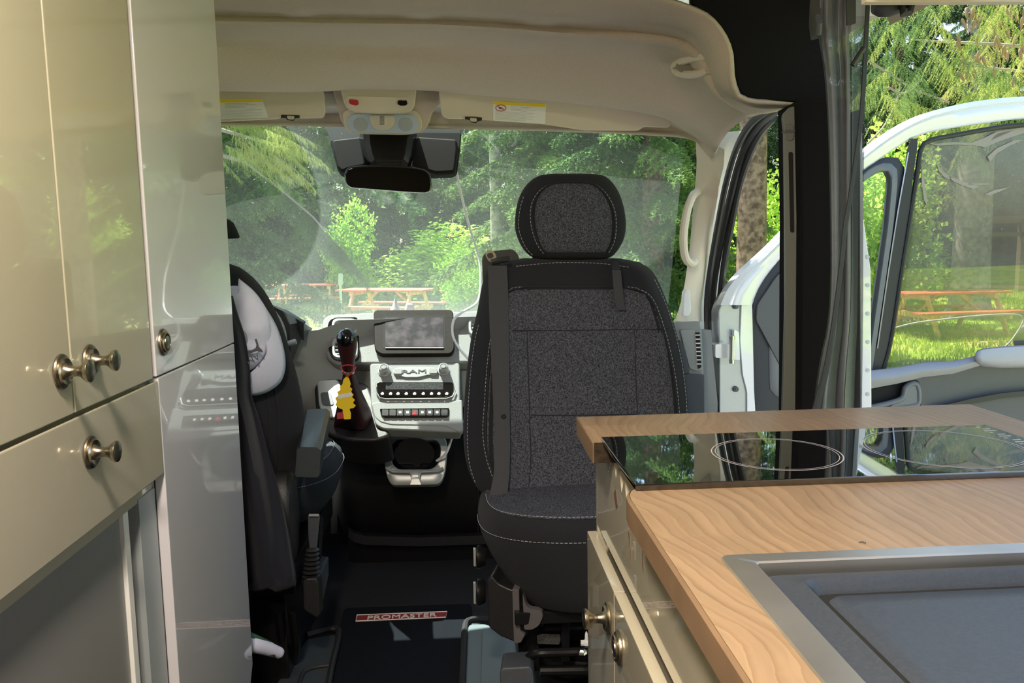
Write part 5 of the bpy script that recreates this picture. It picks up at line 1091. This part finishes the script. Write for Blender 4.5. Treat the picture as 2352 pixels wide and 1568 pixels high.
# picnic tables
def picnic(name, loc, rz, label, s=1):
    t = thing(name, label, 'picnic table', (0, 0, 0), 'red picnic tables')
    for k in range(5): obj('tabletop_board', box(-.95, .95, -.36+.146*k, -.36+.146*k+.138, .72, .755), M_redw, t, bevel=.004, seg=1)
    for sd_ in (-1, 1):
        for k in range(2): obj('bench_board', box(-.95, .95, sd_*.62+(-.13+.135*k), sd_*.62+(-.13+.135*k)+.128, .42, .455), M_redw, t, bevel=.004, seg=1)
    for x in (-.62, .62):
        obj('crossbeam', box(x-.02, x+.02, -.76, .76, .33, .42), M_tim, t); obj('top_support', box(x-.02, x+.02, -.36, .36, .64, .72), M_tim, t)
        for sd_ in (-1, 1):
            obj('leg', prism([(x+.02, sd_*.24, .72), (x+.02, sd_*.33, .72), (x+.02, sd_*.72, 0), (x+.02, sd_*.62, 0)], (.04, 0, 0)), M_tim, t)
        obj('brace', prism([(x*.97, -.04, .36), (x*.97, .04, .36), (x*.3, .04, .70), (x*.3, -.04, .70)], (0, 0, .05)), M_tim, t)
    t.location = loc; t.rotation_euler = (0, 0, rz)
    t.scale = (s, s, s)
    return t
ptR = P(2178, 660, Y=13.9); picnic('picnic_table', (ptR.x, 13.9, GG), .06, 'red-topped picnic table seen through the open door window', 1.0)
ptL = P(888, 657, Y=17.6); picnic('picnic_table', (ptL.x, 17.6, GG), -.40, 'red-topped picnic table seen through the windscreen above the touchscreen', 1.06)
p3 = P(700, 650, Y=21.5); picnic('picnic_table', (p3.x, 21.5, GG), .03, 'red picnic table behind the bush and signpost at left in the windscreen', 1.0)
p4 = P(1690, 650, Y=17); picnic('picnic_table', (p4.x, 17, GG), .2, 'red picnic table glimpsed between the door seal and the open door', 1.0)
# signpost
sp_ = thing('signpost', 'thin pale post with a small white sign left of the picnic table', 'signpost', (P(781, 700, Y=15).x, 15, GG))
obj('post', tube([(P(781,640,Y=15).x, 15, GG), P(781, 640, Y=15)], .02, 8), M_conc, sp_)
obj('sign', pxp([(777,628),(787,628),(787,655),(777,655)], (P(782,640,Y=14.97), Vector((0,-1,0))), .02, r=3), M_conc, sp_)
# shed behind the right picnic table
sh = thing('open_shed', 'dark timber shed standing in shade behind the right picnic table', 'shed', (P(2200,650,Y=23).x, 23, GG))
b0 = P(2050, 640, Y=23); b1 = P(2420, 640, Y=23)
for k in range(9): obj('wall_board', box(b0.x, b1.x+1, 25.0, 25.06, GG+.28*k, GG+.28*k+.265), M_barn, sh)
obj('roof_beam', box(b0.x-.2, b1.x+1, 23.0, 23.2, GG+2.0, GG+2.2), mat('brown beam', (.16,.11,.075), .9), sh)
obj('rail', box(b0.x, b1.x+1, 23.0, 23.08, GG+1.62, GG+1.74), bpy.data.materials['brown beam'], sh)
for x in (P(2118,600,Y=23).x, P(2240,600,Y=23).x, P(2350,600,Y=23).x, b1.x+1): obj('post', box(x-.09, x+.09, 23.0, 23.18, GG, GG+2.1), bpy.data.materials['brown beam'], sh)
# --- foliage meshes (unique data kept small, everything else shares it)
def add_quad(vs, fs, c, u, v):
    n = len(vs); vs += [c-u, c+v*.35-u*.25+u*.5, c+u, c-v*.35+u*.25]; fs.append((n, n+1, n+2, n+3))
def blade(vs, fs, a, b, w):
    d = (b-a); s = d.orthogonal().normalized()*w; s.rotate(Matrix.Rotation(random.random()*PI, 3, d.normalized()) if d.length > 0 else Matrix.Identity(3))
    n = len(vs); vs += [a-s*.5, a+s*.5, b]; fs.append((n, n+1, n+2))
def needle_twig(vs, fs, a, d, L, nn, nl, w):
    """a finger of needles around a stem"""
    t = d.normalized(); o = t.orthogonal().normalized(); q = t.cross(o)
    for k in range(nn):
        s = k/nn; c = a+t*L*s; g = k*2.4; out = (o*math.cos(g)+q*math.sin(g))*.72+t*.55
        blade(vs, fs, c, c+out*nl*(1-.4*s), w)
def spruce_branch(seed, nt, tl, nn, nl, w, droop=.5, hang=.6, L=2.0):
    random.seed(seed); vs, fs = [], []
    stem = [Vector((L*s, .06*math.sin(s*5+seed), -droop*L*s*s*.5+.06*s)) for s in [k/12 for k in range(13)]]
    for k in range(nt):
        s = .12+.88*(k/nt); i = min(11, int(s*12)); a = stem[i].lerp(stem[i+1], s*12-i)
        side = 1 if k % 2 else -1; ln = tl*(1.1-.75*s)*random.uniform(.7, 1.15)
        d = Vector((.55+.3*random.random(), side*(.9-.25*random.random()), -hang*random.uniform(.35, 1.2)))
        m = max(2, int(ln/(tl*.22))); p = a.copy()
        d.normalize()
        for j in range(m):
            sl_ = ln/m; needle_twig(vs, fs, p, d, sl_*1.2, int(nn*.5), nl, w)
            if random.random() < .8:
                dd = (d+Vector((.3*random.uniform(-1,1), .8*random.uniform(-1,1), -hang*random.uniform(.2,1.3)))).normalized(); needle_twig(vs, fs, p, dd, tl*.28*random.uniform(.6,1.2), int(nn*.6), nl, w)
            p = p+d*sl_; d = (d+Vector((0,0,-.18*hang))).normalized()
    needle_twig(vs, fs, stem[-1], stem[-1]-stem[-2], .2, nn, nl, w)
    me = bpy.data.meshes.new('spruce_branch'); me.from_pydata([tuple(v) for v in vs], [], fs); return me
def withmat(me, m): me = me.copy(); me.materials.clear(); me.materials.append(m); return me
near_b = [spruce_branch(s, 54, .5, 30, .030, .008, .45, .9, 1.8) for s in (1, 2)]
far_b = [spruce_branch(s, 44, .85, 16, .11, .045, .55, .95, 2.6) for s in (3, 4, 5)]
NB = {m.name: [withmat(b, m) for b in near_b] for m in (M_ndl, M_ndly, M_ndld)}
FB = {m.name: [withmat(b, m) for b in far_b] for m in (M_ndl, M_ndly, M_ndld)}
def link(name, me, parent, loc, rot, sc_):
    o = bpy.data.objects.new(name, me); C.objects.link(o); o.parent = parent; o.location = loc; o.rotation_euler = rot; o.scale = (sc_,)*3; return o
def spruce(x, y, h, r, label, m=M_ndl, nb=90, low=.06, near=False, tr=.18, bark=None, group='spruce trees around the clearing'):
    t = thing('spruce_tree', label, 'tree', (x, y, GG), group)
    obj('trunk', loft([[Vector((x+q*math.cos(a)*(1+.06*math.sin(3*a)), y+q*math.sin(a), GG+z)) for a in [2*PI*k/14 for k in range(14)]] for q, z in ((tr*1.35, 0), (tr*1.08, .35), (tr, 1.0), (tr*.8, h*.4), (tr*.35, h*.8), (.02, h))]), bark or M_bark, t, ang=80)
    D = (NB if near else FB)[m.name]; base = 1.8 if near else 2.6
    for k in range(nb):
        s = low+(1-low)*((k+random.random())/nb)**.9; z = h*s; ln = r*(1.02-s*.93)*random.uniform(.8, 1.15)
        link('branch', random.choice(D), t, (0, 0, z), (random.uniform(-.25,.25), random.uniform(-.05, .30), k*2.399+random.uniform(-.4,.4)), max(.35, ln/base))
    return t
random.seed(11)
def at(px, Y): return P(px, 550, Y=Y).x
# trees in view, nearest first
spruce(at(1728, 10.5), 10.5, 12, 2.4, 'thick brown spruce trunk seen between the door seal and the pillar', M_ndl, 26, .34, tr=.19)
spruce(at(430, 9.0), 9.0, 11, 3.0, 'bright yellow-green spruce at the left edge of the windscreen', M_ndl, 100, .28, near=False, tr=.2)
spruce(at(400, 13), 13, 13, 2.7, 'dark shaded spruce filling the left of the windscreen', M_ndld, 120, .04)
spruce(at(1141, 17), 17, 14, 2.6, 'spruce with a pale straight trunk right of the mirror', M_ndl, 70, .36, tr=.13, bark=M_barkp)
spruce(at(1330, 16), 16, 13, 3.2, 'full spruce standing behind the passenger headrest', M_ndl, 120, .13)
spruce(at(1500, 13.5), 13.5, 12, 2.6, 'light green spruce at the right end of the windscreen', M_ndl, 120, .06)
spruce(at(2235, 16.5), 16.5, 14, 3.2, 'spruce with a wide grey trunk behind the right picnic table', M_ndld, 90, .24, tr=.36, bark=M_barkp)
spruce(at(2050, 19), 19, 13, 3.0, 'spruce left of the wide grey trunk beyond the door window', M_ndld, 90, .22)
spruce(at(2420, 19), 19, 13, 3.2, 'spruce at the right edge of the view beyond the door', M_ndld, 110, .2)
ORD = 'first second third fourth fifth sixth seventh eighth ninth tenth eleventh twelfth thirteenth fourteenth fifteenth sixteenth seventeenth'.split()
for k in range(14):
    px = -500+k*250; Y = random.uniform(35, 38)
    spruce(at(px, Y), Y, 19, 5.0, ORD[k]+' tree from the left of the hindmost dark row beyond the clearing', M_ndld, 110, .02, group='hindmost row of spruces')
for k in range(17):
    px = -350+k*205+random.uniform(-40, 40); Y = random.uniform(27, 31)
    nm = ['far left', 'second far', 'third far']
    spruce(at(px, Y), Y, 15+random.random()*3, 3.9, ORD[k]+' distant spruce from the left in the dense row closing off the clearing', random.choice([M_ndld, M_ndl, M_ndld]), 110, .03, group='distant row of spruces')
# right side of the clearing, mirrored in the hob
for k, (x, y) in enumerate(((14, 10), (15, 5), (16, 0), (17, 15), (20, 22))):
    spruce(x, y, 15, 3.6, ['second nearest', 'third nearest', 'very nearest', 'second farthest', 'very farthest'][k]+' spruce of the row along the right side of the clearing', M_ndl, 90, .1, group='right hand row of spruces')
# near drooping branches: top right with cones, top left
br = thing('spruce_tree', 'nearest spruce, its sunlit drooping boughs with brown cones hang above the open door', 'tree', (6.6, 7.2, GG))
obj('trunk', tube([Vector((6.6,7.2,GG)), Vector((6.6,7.25,3)), Vector((6.55,7.3,8))], lambda u: .22*(1-.7*u), 14), M_bark, br)
for z0_, e_ in ((2.2, P(2080,90,Y=6.4)), (2.7, P(2150,-20,Y=6.8)), (1.9, P(2230,150,Y=6.2)), (3.2, P(2050,-90,Y=7))): obj('bough_stem', tube(cat([Vector((6.6,7.2,z0_)), Vector((6.6,7.2,z0_)).lerp(e_,.5)+Vector((0,0,.2)), e_], 12), lambda u: .03*(1-.8*u), 6), M_twig, br)
random.seed(5)
for k in range(46):
    px, py = random.uniform(1985, 2420), random.uniform(-150, 210); Y = random.uniform(5.6, 8.0)
    q = P(px, py, Y=Y)-WL[br.name]
    link('twig_spray', random.choice(NB[(M_ndly if random.random() < .5 else M_ndl).name]), br, q, (random.uniform(-.3,.3), random.uniform(.3, .9), random.choice((0, PI))+random.uniform(-.7,.7)), random.uniform(.35, .62))
cone0 = None
for k in range(40):
    q = P(random.uniform(2200, 2350), random.uniform(40, 190), Y=6.0)
    if cone0 is None or True:
        cn = obj('spruce_cone', lathe([(.0,0),(.009,.01),(.012,.03),(.010,.065),(.004,.09),(0,.095)], q, (random.uniform(-.3,.3),.1,-1), 8), M_cone, br) if k < 3 else None
        if k < 3: cone0 = cn
        else:
            cn = cone0.copy(); C.objects.link(cn); cn.location = q-WL[br.name]; cn.rotation_euler = (random.uniform(-.4,.4), random.uniform(-.4,.4), 0)
for pts in (((1992,330),(2030,290),(2060,230),(2068,190)), ((1995,140),(2060,180),(2100,205),(2180,235)), ((2040,200),(2075,215),(2110,190))):
    obj('bare_twig', tube(cat([P(a, b, Y=6.3) for a, b in pts], 14), .008, 6), M_twig, br)
bl_ = thing('spruce_tree', 'bright yellow-green spruce whose bough hangs into the top left of the windscreen', 'tree', (-4.1, 6.6, GG))
obj('trunk', tube([Vector((-4.1,6.6,GG)), Vector((-4.1,6.6,3)), Vector((-4.1,6.6,7))], lambda u: .16*(1-.7*u), 12), M_bark, bl_)
obj('bough_stem', tube([Vector((-4.1,6.6,2.3)), P(480,290,Y=6.3), P(620,330,Y=6.2)], lambda u: .03*(1-.8*u), 6), M_twig, bl_)
for k in range(26):
    px, py = random.uniform(430, 620), random.uniform(240, 350); q = P(px, py, Y=random.uniform(5.8, 6.8))-WL[bl_.name]
    link('twig_spray', random.choice(NB[M_ndly.name]), bl_, q, (random.uniform(-.3,.3), random.uniform(.1, .55), random.uniform(-.6,.4)), random.uniform(.22, .34))
bm_ = thing('spruce_tree', 'spruce with a green bough sloping down left of the mirror housing', 'tree', (-4.4, 7.9, GG))
obj('trunk', tube([Vector((-4.4,7.9,GG)), Vector((-4.4,7.9,3)), Vector((-4.4,7.9,6))], lambda u: .14*(1-.7*u), 12), M_bark, bm_)
obj('bough_stem', tube([Vector((-4.4,7.9,2.6)), P(560,370,Y=7.4)], .018, 6), M_twig, bm_)
for k in range(22):
    u = k/21; q = P(590+160*u, 390+150*u, Y=7.4)-WL[bm_.name]
    link('twig_spray', random.choice(NB[M_ndl.name]), bm_, q, (random.uniform(-.3,.3), .7, random.uniform(-.5,.5)), random.uniform(.28, .42))
obj('bough_stem', tube([P(560,370,Y=7.4), P(640,432,Y=7.4), P(720,500,Y=7.4), P(745,530,Y=7.4)], .010, 6), M_twig, bm_)
# broadleaf bushes
def leafmass(seed, n, r):
    random.seed(seed); vs, fs = [], []
    for k in range(n):
        d = Vector((random.gauss(0,1), random.gauss(0,1), random.gauss(0,1))).normalized(); c = d*(random.uniform(.72, 1.05))*(1+.18*math.sin(d.x*7)+.15*math.sin(d.z*9+d.y*5))
        u = Vector((random.gauss(0,1), random.gauss(0,1), random.gauss(0,.6))).normalized(); v = u.orthogonal().normalized()*r; u = u*r
        m = len(vs); vs += [c-u, c+v*.6, c+u, c-v*.6]; fs.append((m, m+1, m+2, m+3))
    me = bpy.data.meshes.new('leaf_cluster'); me.from_pydata([tuple(v) for v in vs], [], fs); me.materials.append(M_lf); return me
LM = [leafmass(s, 1500, .075) for s in (1, 2)]
def bush(px, top, Y, rx, rz, label, n=5):
    x = at(px, Y); t = thing('leafy_bush', label, 'bush', (x, Y, GG), 'bright leafy bushes')
    zt = P(px, top, Y=Y).z
    for k in range(n):
        q = Vector((random.uniform(-.5,.5)*rx, random.uniform(-.3,.3), max(.2, (zt-GG)*(k+.5)/n-.1)))
        o = link('foliage', random.choice(LM), t, q, (0, 0, random.random()*6), 1); o.scale = (rx*random.uniform(.5,.75), rx*.6, rz*random.uniform(.9,1.2)/n*1.6)
    obj('stem', tube([(x, Y, GG), (x+.05, Y, zt-.5)], .04, 6), M_twig, t)
random.seed(3)
bush(800, 505, 21.5, .75, 2.6, 'tall bright green bush left of the picnic table in the windscreen')
bush(965, 545, 22.5, 1.8, 1.8, 'wide bright green bush behind the picnic table in the windscreen')
bush(1775, 470, 16, .9, 3.0, 'bright green bush right of the thick trunk beside the pillar', 5)
bush(2020, 400, 15.5, 1.2, 4.0, 'bright green bush seen through the small quarter window', 6)
bush(1075, 600, 20, .9, 1.1, 'low green shrub right of the windscreen picnic table', 3)
bush(2040, 600, 18, 1.2, 1.3, 'low green shrub left of the shed beyond the door window', 3)
#@@END
